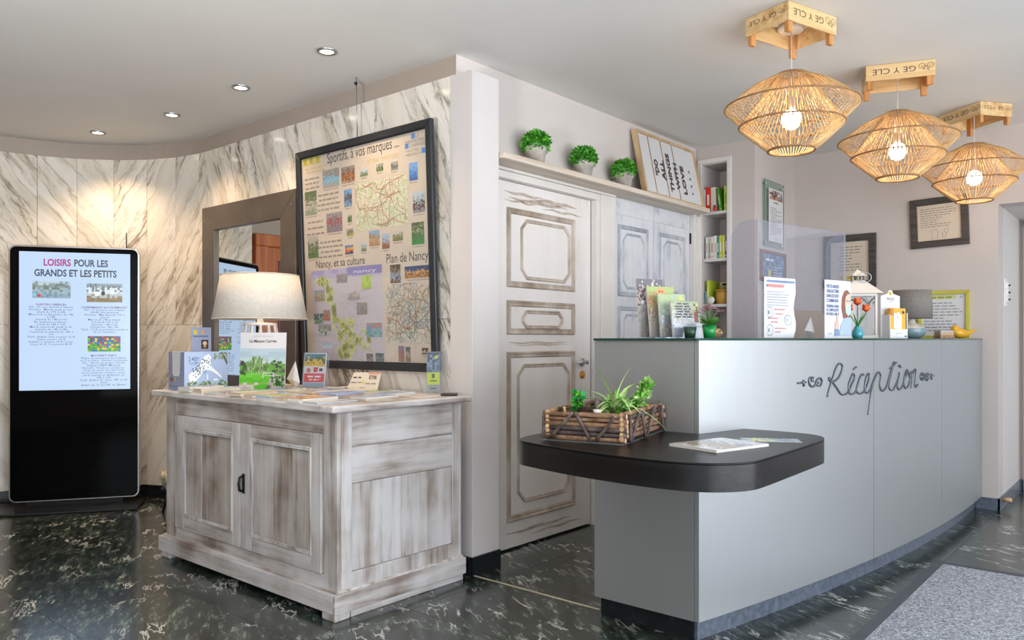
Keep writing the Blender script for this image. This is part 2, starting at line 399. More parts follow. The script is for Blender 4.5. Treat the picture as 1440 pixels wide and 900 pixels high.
class Print:
    """flat print: coloured polygons stacked by fractions of a millimetre on a face. fn(u,v,d)"""
    def __init__(s, fn=None, step=.0004): s.mb = MB(); s.fn = fn or (lambda u, v, d: (u, -d, v)); s.d = step; s.step = step
    def up(s): s.d += s.step; return s
    def poly(s, pts, c): s.mb.add([s.fn(u, v, s.d) for u, v in pts], [tuple(range(len(pts)))], 0, lin(c)); return s
    def rect(s, u, v, w, h, c): return s.poly([(u,v),(u+w,v),(u+w,v+h),(u,v+h)], c)
    def circle(s, u, v, r, c, n=16, ry=None): return s.poly([(u+r*math.cos(2*PI*i/n), v+(ry or r)*math.sin(2*PI*i/n)) for i in range(n)], c)
    def line(s, pts, w, c):
        for (a, b), (e, f) in zip(pts, pts[1:]):
            L = math.hypot(e-a, f-b) or 1; nx, ny = -(f-b)/L*w/2, (e-a)/L*w/2
            s.poly([(a-nx, b-ny), (e-nx, f-ny), (e+nx, f+ny), (a+nx, b+ny)], c)
        return s
    def ring(s, u, v, r, w, c, n=20): return s.line([(u+r*math.cos(2*PI*i/n), v+r*math.sin(2*PI*i/n)) for i in range(n+1)], w, c)
    def text(s, t, u, v, size, c, align='l', sx=1., bold=0., width=None, rot=0, shear=0., res=3):
        vs, fs = glyphs(t, bold, res, shear)
        if not vs: return s
        x0 = min(p[0] for p in vs); x1 = max(p[0] for p in vs)
        if width: sx = width/((x1-x0)*size)
        off = {'l': x0, 'c': (x0+x1)/2, 'r': x1}[align]; ca, sa = math.cos(rot), math.sin(rot)
        o = []
        for a, b in vs:
            a, b = (a-off)*size*sx, b*size
            o.append(s.fn(u+a*ca-b*sa, v+a*sa+b*ca, s.d))
        s.mb.add(o, fs, 0, lin(c)); return s
    def scribble(s, u, v, w, h, c, rr, align='c'):
        """line of print too small to read: word-length bars"""
        x = 0; L = w*rr.uniform(.7, 1); st = u+(w-L)/2 if align == 'c' else u
        while x < L:
            ww = min(rr.uniform(1.2, 3.2)*h, L-x); s.rect(st+x, v, ww, h*.55, c); x += ww+h*.55
        return s
    def photo(s, u, v, w, h, pal, nx, ny, rr, jit=.35):
        """tiny photograph: mosaic; pal = colours from the bottom up"""
        for j in range(ny):
            for i in range(nx):
                t = (j+.5)/ny*len(pal)-.5+rr.uniform(-1, 1)*jit*len(pal)/2
                s.rect(u+w*i/nx, v+h*j/ny, w/nx*1.001, h/ny*1.001, pal[max(0, min(len(pal)-1, round(t)))])
        return s
    def build(s, name, parent=None, mat='print', loc=None): return s.mb.build(name, mat, parent, loc)

def frame_bars(mb, w, h, bw, d0, d1, m=0, u0=0, v0=0):
    """four mitred bars around w x h (outer), local x right, z up, y depth from d0 (front, negative) to d1"""
    o = [(u0,v0),(u0+w,v0),(u0+w,v0+h),(u0,v0+h)]; i = [(u0+bw,v0+bw),(u0+w-bw,v0+bw),(u0+w-bw,v0+h-bw),(u0+bw,v0+h-bw)]
    for k in range(4):
        j = (k+1) % 4; q = [o[k], o[j], i[j], i[k]]
        mb.prism(q, lambda u, v, d: (u, d, v), d0, d1, m)
    return mb
def rrect(w, h, r, u0=0, v0=0, n=6, corners=(1,1,1,1)):
    pts = []
    for k, (cx, cy) in enumerate(((u0+r, v0+r), (u0+w-r, v0+r), (u0+w-r, v0+h-r), (u0+r, v0+h-r))):
        if corners[k]:
            for i in range(n+1):
                a = PI+PI/2*k+PI/2*i/n; pts.append((cx+r*math.cos(a), cy+r*math.sin(a)))
        else: pts.append(((u0, v0), (u0+w, v0), (u0+w, v0+h), (u0, v0+h))[k])
    return pts

# ------------------------------------------------------------------ room shell
H = 2.625
fl = struct('floor', MB().box(-6.7, 2.7, -2.4, 7.4, -.08, -.004), 'grout')
T = .53
tm = MB().box(0.001, T-.001, 0.001, T-.001, -.02, 0).build('tile', 'floor_marble', fl)
tmesh = tm.data; bpy.data.objects.remove(tm)
for i in range(-10, 4):
    for j in range(-4, 9):
        x0 = -.93+i*T; y0 = 2.81+j*T; x1 = x0+T; y1 = y0+T
        if x1 < -2.9 and y0 > 2.75: continue
        if x1 < -2.4 and y0 > 5.5: continue
        if x1 < -1.0 and y0 > 6.2: continue
        if x0 > -.5 and 1.2 < y0 < 3.9: continue
        if math.hypot(x1+5.25, y0-1.68) > 1.3 and x1 < -5.25 and y0 > 1.68: continue
        o = bpy.data.objects.new('tile', tmesh); COL.objects.link(o); o.parent = fl; o.location = (x0, y0, 0)
struct('floor_front', MB().box(-6.4, 2.6, -2.3, .69, -.02, -.0005).box(1.19, 2.6, .69, 6.2, -.02, -.0005), 'floor_marble')
struct('trim_1', MB().box(-2.655, -1.9, 2.80, 2.813, -.01, .0015), 'brass_strip')
struct('ceiling', MB().box(-6.7, 2.7, -2.4, 6.5, H, H+.1), 'ceiling_paint')

# framed-poster wall, marble panels on plaster
wb = struct('wall_back', MB().box(-5.25, -2.802, 2.84, 3.06, 0, H), 'band_paint')
xs = [-2.655, -3.40, -4.13, -4.86, -5.25]
for a, b in zip(xs, xs[1:]):
    for z0, z1 in ((.09, 1.274), (1.276, 2.505)):
        MB().box(b+.001, a-.001, 2.80, 2.84, z0, z1).build('marble_panel', 'marble_back', wb, uv=lambda c: (c.x, c.z))
struct('baseboard_back', MB().box(-5.25, -2.66, 2.788, 2.84, 0, .09), 'skirting_black')
CX, CY, RM = -5.25, 1.68, 1.12
def arc(r, a): return (CX+r*math.cos(math.radians(a)), CY+r*math.sin(math.radians(a)))
def arcwall(r0, r1, angs, z0, z1):
    m = MB()
    for a, b in zip(angs, angs[1:]):
        m.prism([arc(r0, a), arc(r1, a), arc(r1, b), arc(r0, b)], lambda u, v, d: (u, v, d), z0, z1)
    return m
fine = [90+90*i/24 for i in range(25)]
mbw = arcwall(RM+.04, RM+.25, fine, 0, H); mbw.box(-6.62, CX-RM-.04, -2.3, CY, 0, H)
wl = struct('wall_left', mbw, 'band_paint')
angs = [90, 95, 108, 121, 134, 147, 160, 173, 180]
for a, b in zip(angs, angs[1:]):
    e = .06
    for z0, z1 in ((.09, 1.274), (1.276, 2.505)):
        m = MB().prism([arc(RM, a+e), arc(RM+.04, a+e), arc(RM+.04, b-e), arc(RM, b-e)], lambda u, v, d: (u, v, d), z0, z1)
        m.build('marble_panel', 'marble_left' if a >= 133 else 'marble_right', wl,
                uv=lambda c: (RM*(PI-math.atan2(c.y-CY, c.x-CX)), c.z))
for y0, y1 in ((-2.2, -1.5), (-1.5, -.75), (-.75, 0.), (0., .58)):
    MB().box(-6.41, -6.37, y0+.001, y1-.001, .09, 2.505).build('marble_panel', 'marble_left', wl, uv=lambda c: (c.y, c.z))
struct('baseboard_left', arcwall(RM-.012, RM+.04, [90, 95, 108, 121, 134, 147, 160, 173, 180], 0, .09), 'skirting_black')
# varnished door on the left wall just outside the frame (the wall mirror shows it)
d2 = struct('door_2', MB().box(-6.40, -6.36, .72, 1.54, 0, 2.02), 'orange_door', bevel=.004)
MB().box(-6.365, -6.352, .84, 1.42, .2, 1.9).build('door_panel', 'red_door_panel', d2, bevel=.006)
MB().box(-6.41, -6.33, 1.54, 1.66, 0, 2.02).box(-6.41, -6.33, .60, .72, 0, 2.02).box(-6.41, -6.329, .60, 1.66, 2.02, 2.13).build('door_casing', 'orange_door', d2, bevel=.006)

# passage wall with the single door and the double cupboard doors
mp = MB().box(-2.802, -2.8, 2.84, 3.06, 0, H).box(-3.05, -2.8, 3.06, 4.06, 2.05, H).box(-3.05, -2.8, 4.06, 4.275, 0, H).box(-3.05, -2.8, 4.275, 5.365, 2.125, H).box(-3.05, -2.8, 5.365, 5.6, 0, H).box(-3.05, -2.95, 3.06, 5.365, 0, 2.13)
struct('wall_passage', mp, 'wall_paint')
struct('wall_pillar', MB().box(-2.8, -2.65, 2.803, 3.0, .09, 2.505).box(-2.8, -2.645, 2.796, 2.803, .09, 2.50), 'white_paint', bevel=.003)
struct('baseboard_pillar', MB().box(-2.8, -2.642, 2.795, 3.005, 0, .09), 'skirting_black')
def ridge(mb, pts, fn, wd, hgt, base=0., m=0):
    """closed moulding along a 2-D outline: raised bead of width wd, height hgt"""
    k = len(pts); c = [sum(p[i] for p in pts)/k for i in (0, 1)]
    def off(s_):
        out = []
        for i in range(k):
            a, b, e = Vector(pts[i-1]), Vector(pts[i]), Vector(pts[(i+1) % k])
            n1 = Vector((-(b-a).y, (b-a).x)).normalized(); n2 = Vector((-(e-b).y, (e-b).x)).normalized()
            n = (n1+n2); n = n/max(n.dot(n1), .3); out.append((b.x+n.x*s_, b.y+n.y*s_))
        return out
    rows = [(0, base), (wd*.2, base+hgt), (wd*.55, base+hgt*.55), (wd*.8, base+hgt*.7), (wd, base)]
    vs = []
    for s_, d in rows: vs += [fn(u, v, d) for u, v in off(s_)]
    fs = [(r*k+i, r*k+(i+1) % k, (r+1)*k+(i+1) % k, (r+1)*k+i) for r in range(len(rows)-1) for i in range(k)]
    mb.add(vs, fs, m); return mb
FR = lambda u, v, d: (u, -d, v)
def rct(a, b, c, d): return [(a, c), (b, c), (b, d), (a, d)]
def octa(a, b, c, d, k): return [(a+k, c), (b-k, c), (b, c+k), (b, d-k), (b-k, d), (a+k, d), (a, d-k), (a, c+k)]
# door 1 : local u = Y-3.06
Y0 = 3.06
d1 = struct('door_1', MB().box(.004, .992, 0, .04, .012, 2.043), 'door_cream', loc=(-2.812, Y0, 0)); d1.rotation_euler = (0, 0, PI/2)
for z0, z1, ins, kk in ((1.458, 1.902, (.30, .77, 1.505, 1.852), .055), (1.195, 1.387, (.31, .70, 1.228, 1.336), .04), (.155, 1.10, (.27, .765, .25, 1.03), .06)):
    m = MB(); ridge(m, rct(.185, .822, z0, z1), FR, .035, .012); m.build('panel_moulding', 'door_brush', d1)
    m = MB(); m.prism(rct(.222, .785, z0+.037, z1-.037), FR, -.002, .003); m.build('panel_field', 'door_cream', d1)
    m = MB(); ridge(m, octa(*ins, kk), FR, .022, .010, .003); m.build('inner_moulding', 'door_brush', d1)
# brushed brown wear swept across the top rail and foot of the door
rr = random.Random(3); m = MB()
for u0, z, L, wd in ((.16, 1.985, .35, .018), (.2, 1.955, .55, .022), (.42, 1.975, .42, .026), (.16, 1.94, .3, .012), (.5, 1.93, .4, .014), (.18, .09, .6, .02), (.4, .06, .5, .015), (.2, 1.15, .55, .012), (.25, 1.138, .5, .01)):
    pts = [(u0+L*i/8, z+.004*math.sin(i*1.7+u0*9)) for i in range(9)]
    vs = []
    for i, (a, b) in enumerate(pts):
        t = math.sin(PI*(i+.3)/8.6)*wd/2; vs += [(a, -.0006, b-t), (a, -.0006, b+t)]
    m.add(vs, [(2*i, 2*i+2, 2*i+3, 2*i+1) for i in range(8)])
m.build('paint_wear', 'door_brush', d1)
hd = MB(); hd.lathe([(.0, 0), (.026, 0), (.026, .006), (.012, .008), (.012, .045), (0, .045)], 16); hd.tube([(0, 0, .04), (-.06, 0, .046), (-.115, 0, .046)], .009, 8)
h_ = hd.build('door_handle', 'chrome', d1, loc=(.90, 0, 1.027)); h_.rotation_euler = (PI/2, 0, 0)
lk = MB(); lk.lathe([(0, 0), (.024, 0), (.024, .008), (.010, .012), (.010, .018), (0, .018)], 16)
l_ = lk.build('door_lock', 'amber', d1, loc=(.90, 0, .95)); l_.rotation_euler = (PI/2, 0, 0)
# casings
ca = MB()
ca.box(-2.81, -2.765, 4.058, 4.085, 0, 2.044).box(-2.81, -2.775, 4.085, 4.11, 0, 2.07).box(-2.81, -2.766, 4.11, 4.225, 0, 2.085).box(-2.81, -2.76, 4.225, 4.268, 0, 2.085)
ca.box(-2.81, -2.764, 3.0, 4.085, 2.044, 2.07).box(-2.81, -2.774, 3.0, 4.11, 2.07, 2.085).box(-2.81, -2.755, 3.0, 4.268, 2.085, 2.1005)
struct('trim_2', ca, 'casing_paint', bevel=.003)
cb = MB().box(-2.81, -2.77, 4.268, 4.283, 0, 2.115).box(-2.81, -2.765, 5.352, 5.395, 0, 2.115).box(-2.81, -2.755, 5.395, 5.438, 0, 2.10).box(-2.81, -2.77, 4.268, 5.40, 2.112, 2.13)
struct('trim_3', cb, 'casing_paint', bevel=.003)
# double cupboard doors
for nm, a, b, hs in (('door_3', 4.288, 4.816, 0), ('door_4', 4.822, 5.348, 1)):
    W = b-a
    d = struct(nm, MB().box(0, W, 0, .035, .012, 2.108), 'closet_white', loc=(-2.805, a, 0)); d.rotation_euler = (0, 0, PI/2)
    m = MB(); m.prism(rct(.004, W-.004, 1.995, 2.104), FR, -.002, .006); m.build('top_rail', 'closet_white_y', d, bevel=.002)
    for z0, z1, k in ((1.455, 1.932, .05), (.98, 1.39, .045), (.12, .90, .05)):
        m = MB(); ridge(m, rct(.065, W-.07, z0, z1), FR, .03, .009); m.build('panel_moulding', 'closet_dark', d)
        m = MB(); m.prism(rct(.097, W-.102, z0+.032, z1-.032), FR, -.002, .003); m.build('panel_field', 'closet_white', d)
        m = MB(); ridge(m, octa(.125, W-.13, z0+.05, z1-.05, k), FR, .018, .007, .003); m.build('inner_moulding', 'closet_dark', d)
    for z in (1.93, 1.02, .3):
        u = -.004 if hs == 0 else W+.004
        MB().tube([(u, -.008, z-.04), (u, -.008, z+.04)], .007, 8).build('hinge', 'black_metal', d)
    if hs == 0: pass

# wall with the book niche, side wall, far wall
yn = 5.44
wr = MB().box(-2.8, -2.745, yn, 6.3, 0, H).box(-2.548, -2.33, yn, 6.3, 0, H).box(-2.745, -2.548, yn, 6.3, 2.488, H).box(-2.745, -2.548, 5.74, 6.3, 0, 2.488)
wr_o = struct('wall_recess', wr, 'wall_mauve' if 'wall_mauve' in MATS else 'wall_paint')
fm = MB(); frame_bars(fm, .272, 2.53-.06, .033, -.012, .002)
fo = fm.build('niche_frame', 'casing_paint', wr_o, loc=(-2.779, yn, .06), bevel=.003)
MB().box(-2.744, -2.742, 5.443, 5.738, .1, 2.487).build('niche_lining', 'white_paint', wr_o)
for z in (2.132, 1.778, 1.435, 1.09):
    MB().box(-2.741, -2.549, 5.442, 5.739, z-.022, z).build('shelf_board', 'white_paint', wr_o, bevel=.002)
struct('wall_far', MB().box(-2.33, -.93, 6.21, 6.4, 0, H).box(-.93, 2.7, 6.21, 6.4, 2.093, H).box(1.3, 2.7, 6.21, 6.4, 0, 2.093), 'wall_mauve' if 'wall_mauve' in MATS else 'wall_paint')
struct('baseboard_far', MB().box(-1.06, -.918, 6.195, 6.212, 0, .08).box(-.93, -.916, 6.195, 7.17, 0, .08).box(-.93, -.80, 7.155, 7.172, 0, .08), 'skirting_blue')
struct('wall_lobby', MB().box(-1.05, -.93, 6.40, 7.3, 0, 2.093).box(-1.05, 1.4, 7.17, 7.3, 0, 2.2).box(1.3, 1.4, 6.4, 7.2, 0, 2.2).box(-1.05, 1.4, 6.4, 7.3, 2.093, 2.2), 'wall_paint')
dd = struct('door_5', MB().box(-.80, .1, 7.135, 7.168, .0, 2.04), 'bluewhite_paint', bevel=.003)
MB().box(-.90, -.80, 7.125, 7.17, .0, 2.085).box(-.90, .2, 7.125, 7.17, 2.04, 2.09).box(.1, .2, 7.125, 7.17, 0, 2.09).build('door_casing', 'casing_paint', dd, bevel=.003)
# glazed entrance wall (right of the camera) and street windows (behind it)
def glazing(name, axis, c, a0, a1, n, z0, z1, th=.06):
    m = MB()
    def bx(p0, p1, q0, q1):
        if axis == 'x': m.box(c-th/2, c+th/2, p0, p1, q0, q1)
        else: m.box(p0, p1, c-th/2, c+th/2, q0, q1)
    bx(a0, a1, z0, z0+.07); bx(a0, a1, z1-.07, z1)
    for i in range(n+1):
        p = a0+(a1-a0)*i/n; bx(p-.03, p+.03, z0, z1)
    o = struct(name, m, 'white_paint')
    for i in range(n):
        p0 = a0+(a1-a0)*i/n+.03; p1 = a0+(a1-a0)*(i+1)/n-.03; g = MB()
        if axis == 'x': g.add([(c, p0, z0+.07), (c, p1, z0+.07), (c, p1, z1-.07), (c, p0, z1-.07)], [(0, 1, 2, 3)])
        else: g.add([(p0, c, z0+.07), (p1, c, z0+.07), (p1, c, z1-.07), (p0, c, z1-.07)], [(0, 1, 2, 3)])
        g.build('pane', 'window_glass', o)
    return o
glazing('window_1', 'x', 2.62, -1.6, 5.6, 6, .15, 2.5)
glazing('window_2', 'y', -2.25, -1.0, 2.1, 3, .3, 2.5)
struct('wall_right', MB().box(2.59, 2.7, -2.4, -1.6, 0, H).box(2.59, 2.7, 5.6, 6.4, 0, H).box(2.59, 2.7, -1.6, 5.6, 2.5, H).box(2.59, 2.7, -1.6, 5.6, 0, .15), 'wall_paint')
struct('wall_front', MB().box(-6.6, -1.0, -2.4, -2.2, 0, H).box(2.1, 2.7, -2.4, -2.2, 0, H).box(-1.0, 2.1, -2.4, -2.2, 2.5, H).box(-1.0, 2.1, -2.4, -2.2, 0, .3), 'band_paint')

# ------------------------------------------------------------------ washed sideboard
sb = thing('sideboard', 'grey washed wooden sideboard covered with leaflets under the framed poster', 'sideboard', (-3.40, 2.345, 0))
def L(x0, x1, y0, y1, z0, z1): return (x0+3.40, x1+3.40, y0-2.345, y1-2.345, z0, z1)
MB().box(*L(-4.14, -2.66, 2.0, 2.72, .03, .866)).build('carcass', 'washed_wood_z', sb)
tp = MB(); tp.prism(rrect(1.526, .82, .006, -4.21+3.40, 1.93-2.345), lambda u, v, d: (u, v, d), .867, .896)
tp.build('tabletop', 'washed_wood_x', sb, bevel=.008, seg=3)
MB().box(*L(-2.683, -2.604, 1.93, 2.75, .867, .896)).build('end_board', 'washed_wood_y', sb, bevel=.008, seg=3)
MB().box(*L(-4.04, -2.745, 1.986, 2.0, .772, .866)).build('front_rail', 'washed_wood_x', sb, bevel=.003)
MB().box(*L(-4.04, -2.745, 1.986, 2.0, .115, .176)).build('front_rail', 'washed_wood_x', sb, bevel=.003)
for a, b in ((-4.15, -4.04), (-2.745, -2.65)): MB().box(*L(a, b+.001, 1.985, 2.005, .113, .866)).build('corner_post', 'washed_wood_z', sb, bevel=.004)
MB().box(*L(-4.185, -2.645, 1.958, 2.735, .032, .112)).build('plinth', 'washed_wood_x', sb, bevel=.004)
MB().box(*L(-2.645, -2.628, 1.958, 2.735, .032, .112)).build('side_plinth', 'washed_wood_y', sb, bevel=.004)
MB().box(*L(-4.17, -2.64, 1.975, 2.73, .105, .122)).build('plinth_moulding', 'washed_wood_x', sb, bevel=.006)
for x, y in ((-4.165, 1.965), (-2.725, 1.962), (-4.165, 2.64), ): MB().box(*L(x, x+.09, y, y+.08, 0, .034)).build('foot', 'washed_wood_z', sb, bevel=.006)
MB().box(*L(-2.72, -2.642, 2.05, 2.728, 0, .034)).build('foot', 'washed_wood_y', sb, bevel=.004)
for nm, a, b in (('l', -4.035, -3.391), ('r', -3.385, -2.752)):
    do = MB().box(*L(a+.001, b-.001, 1.998, 2.0, .179, .769)).build('door', 'washed_wood_z', sb)
    for q in ((a, a+.092), (b-.072, b)): MB().box(*L(q[0], q[1], 1.976, 1.998, .178, .770)).build('stile', 'washed_wood_z', do, bevel=.003)
    for z0, z1 in ((.178, .25), (.70, .770)): MB().box(*L(a+.092, b-.072, 1.977, 1.998, z0, z1)).build('rail', 'washed_wood_x', do, bevel=.002)
    n = 3; w_ = (b-.072-a-.092)/n
    for k in range(n):
        MB().box(*L(a+.092+w_*k+.0012, a+.092+w_*(k+1)-.0012, 1.991+.002*(k == 1), 2.0, .25, .70)).build('plank', 'washed_panel', do, bevel=.0015)
    mo = MB(); ridge(mo, rct(a+.085+3.4, b-.065+3.4, .243, .707), lambda u, v, d: (u, 1.976-2.345-d, v), .018, .004)
    mo.build('moulding', 'washed_wood_z', do)
    if nm == 'r':
        hm = MB(); hm.tube([(-3.357+3.4, 1.976-2.345, .524), (-3.357+3.4, 1.956-2.345, .518), (-3.357+3.4, 1.95-2.345, .487), (-3.357+3.4, 1.956-2.345, .456), (-3.357+3.4, 1.976-2.345, .45)], .007, 8)
        hm.box(-3.369+3.4, -3.345+3.4, 1.973-2.345, 1.977-2.345, .44, .534)
        hm.build('handle', 'black_metal', do, bevel=.002)
# right end of the sideboard
MB().box(*L(-2.66, -2.647, 2.0055, 2.06, .115, .866)).box(*L(-2.66, -2.648, 2.66, 2.72, .115, .866)).box(*L(-2.66, -2.648, 2.06, 2.66, .115, .187)).build('side_frame', 'washed_wood_z', sb, bevel=.003)
MB().box(*L(-2.66, -2.650, 2.06, 2.66, .716, .866)).build('side_board', 'washed_wood_y', sb, bevel=.003)
MB().box(*L(-2.66, -2.650, 2.06, 2.66, .560, .713)).build('side_board', 'washed_wood_y', sb, bevel=.003)
for a, b in ((2.062, 2.339), (2.341, 2.658)): MB().box(*L(-2.66, -2.653, a, b, .19, .558)).build('side_panel', 'washed_wood_z', sb, bevel=.002)

# ------------------------------------------------------------------ totem screen
kz = math.radians(57.6)
ki = thing('totem_screen', 'tall black standing screen with lit leisure page by the curved marble wall', 'screen', (-5.845, 2.155, 0), kz)
KW = .814; KH = 1.765; K0 = .05
m = MB(); m.prism(rrect(KW, KH, .045, -KW/2, K0), FR, -.05, .012); m.build('casing', 'silver_edge', ki, bevel=.004)
m = MB(); m.prism(rrect(KW-.02, KH-.02, .038, -KW/2+.01, K0+.01), FR, .008, .015); m.build('glass_front', 'black_gloss', ki)
bp = MB(); bp.prism([(-.62, -.235), (.43, -.235), (.43, .17), (-.62, .17)], lambda u, v, d: (u, v, d), 0, .018); bp.build('base_plate', 'black_metal', ki, bevel=.006)
MB().box(-.30, .30, .0, .04, .012, .06).build('neck', 'black_metal', ki)
MB().tube([(.315, .04, 1.78), (.315, .04, 1.93)], .004, 6).build('antenna', 'black_metal', ki)
SX0, SX1, SZ0, SZ1 = -.342, .348, .818, 1.772
P = Print(); P.d = .0155
sw, sh = SX1-SX0, SZ1-SZ0
# lit page: plain pale blue
P.rect(SX0, SZ0, sw, sh, '#bfd6f4'); P.up()
def sx(px): return SX0+(px-27)/156*sw       # page fractions measured along its width / height
def sz(py): return SZ1-(py-352)/198*sh
rr = random.Random(5)
P.text('LOISIRS', sx(60.5), sz(371.5), .066, '#b03a86', 'l', width=.167, bold=.03); P.text('POUR LES', sx(103), sz(371.5), .066, '#4c5560', 'l', width=.212, bold=.03)
P.text('GRANDS ET LES PETITS', sx(105.5), sz(386.5), .066, '#4c5560', 'c', width=.512, bold=.03)
P.photo(sx(45), sz(418), sx(98)-sx(45), sz(394)-sz(418), ['#8fa9b8', '#7d97a6', '#9db4bf', '#77837c', '#8a9a9a', '#b7ccd4'], 14, 8, rr, .25)
P.photo(sx(120.5), sz(423), sx(171.5)-sx(120.5), sz(396)-sz(423), ['#8a7a5d', '#9a8a6b', '#b8c0c4', '#d7e0e6', '#7d8994', '#9aa6ad'], 14, 9, rr, .3)
P.photo(sx(122), sz(495), sx(169)-sx(122), sz(472.5)-sz(495), ['#4aa04b', '#7fb43e', '#c94f42', '#4a78c0', '#e0c24a', '#59616c'], 14, 8, rr, 1.2)
P.up()
P.text('SAVON', sx(87), sz(400.5), .024, '#46545e', 'c'); P.circle(sx(54), sz(414.5), .012, '#d94a50'); P.circle(sx(48), sz(413), .012, '#7fd0e0')
P.circle(sx(136), sz(411), .016, '#e7eef2'); P.circle(sx(144), sz(410), .013, '#3c4550'); P.circle(sx(157), sz(409), .013, '#e7eef2')
for i in range(6): P.poly([(sx(123+i*8), sz(411)), (sx(125+i*8), sz(411)), (sx(124.4+i*8), sz(400)), (sx(123.6+i*8), sz(400))], '#e2e9ee')
def para(lines, cx, y0, dy, size=.0185, head='#7a4a8a', maxw=.30):
    for i, t in enumerate(lines):
        g = glyphs(t, .02 if i == 0 else .004, 1)[0]; wd = (max(p[0] for p in g)-min(p[0] for p in g))*size*1.25
        P.text(t, cx, sz(y0+i*dy), size, head if i == 0 else '#55607a', 'c', width=min(maxw, wd), bold=.02 if i == 0 else .004, res=1)
para(['KARTIN OBERLIN', 'Ad : 60, rue ubertin à Nancy', 'Horaire : Mardi, jeudi et ven-', 'dredi de 17h à 24h', 'Mercredi et dimanche de 14h', 'à 24h', 'Samedi de 14h à 01h', 'En vacances scolaires :', 'Lundi de 14h à 19h', 'Mardi, mercredi, jeudi et di-', 'manche de 14h à 24h', 'Vendredi et samedi de 14h à', '01h', 'Tarif : Enfant 1ère session 15 €', '2ème session 10 €', 'Adulte: 1 session 17 €, 2 ses-', 'sions 30 €, 3 sessions 40 €'], sx(71), 428.5, 3.56)
para(['LAZERMAXX HOUDEMONT', 'Ad : 10 Avenue des érables', '54180 Houdemont', 'Horaire : Mardi/jeudi 17h à', 'minuit', 'Mercredi 14h à minuit', 'Vendredi 17h à 1h', 'Samedi : 14h à 2h', 'Dimanche 14h 20h', 'Tarif : 10 € la première partie 6', '€ les suivantes'], sx(146), 432, 3.56)
para(['MOUNKY PARC', 'Plaine de jeux pour les enfants', 'de 0 à 12ans. 1000m² d\'activités', 'Ad : 14,rue du préfet Claude', 'Erignac 54850 Messein', 'Horaire : Vacances scolaires :', 'Tous les jours de 10h à 19h', 'Hors vacances scolaire : mer-', 'credi samedi et dimanche de', '14h à 19h', 'Tarif : Enfant de -3ans : 4€ en 3h', 'suite', 'Enfant de 10 ans 8€ en illimité'], sx(145), 502, 3.56)
P.build('lit_page', ki, 'print_screen')

# ------------------------------------------------------------------ wall mirror and framed poster
mi = thing('wall_mirror', 'large rectangular mirror in a wide dark brown frame on marble wall', 'mirror', (-4.63, 2.80, 1.42))
m = MB(); frame_bars(m, 1.13, 1.32, .165, -.062, -.04, 0, -.565, -.655); m.build('frame', 'mirror_frame', mi, bevel=.003)
m = MB(); frame_bars(m, 1.11, 1.30, .04, -.04, -.003, 0, -.555, -.645); m.build('frame_side', 'poster_frame', mi)
MB().box(-.41, .41, -.043, -.038, -.50, .51).build('mirror_glass', 'mirror_glass', mi)
for x, z in ((-.52, .57), (.52, .57), (-.52, -.60), (.52, -.60)):
    sc_ = MB().lathe([(0, 0), (.007, 0), (.006, .003), (0, .003)], 10).build('screw', 'steel_grey', mi, loc=(x, -.062, z)); sc_.rotation_euler = (PI/2, 0, 0)

po = thing('framed_poster', 'large framed poster of local sights and maps in dark frame above the sideboard', 'poster', (-3.445, 2.79, 1.0), rot=(math.radians(2.2), 0, math.radians(.3)))
PW, PH = 1.17, 1.29
m = MB(); frame_bars(m, PW, PH, .042, -.03, -.002, 0, -PW/2, 0); m.build('frame', 'poster_frame', po, bevel=.006)
m = MB(); frame_bars(m, PW-.075, PH-.075, .009, -.024, -.004, 0, -PW/2+.0375, .0375); m.build('frame_lip', 'black_metal', po)
MB().box(-PW/2+.04, PW/2-.04, -.014, -.004, .04, PH-.04).build('paper', 'poster_paper', po)
MB().add([(-PW/2+.046, -.0205, .046), (PW/2-.046, -.0205, .046), (PW/2-.046, -.0205, PH-.046), (-PW/2+.046, -.0205, PH-.046)], [(0, 1, 2, 3)]).build('glazing', 'acrylic', po)
for x in (-.02,):   # the wire it hangs from
    MB().tube([(x, -.008, PH-.01), (x, -.002, PH+.34)], .003, 6).build('hanging_wire', 'steel_grey', po)
    k_ = MB().lathe([(0, 0), (.01, 0), (.007, .012), (0, .012)], 10).build('hanger', 'black_metal', po, loc=(x, -.002, PH+.30)); k_.rotation_euler = (PI/2, 0, 0)
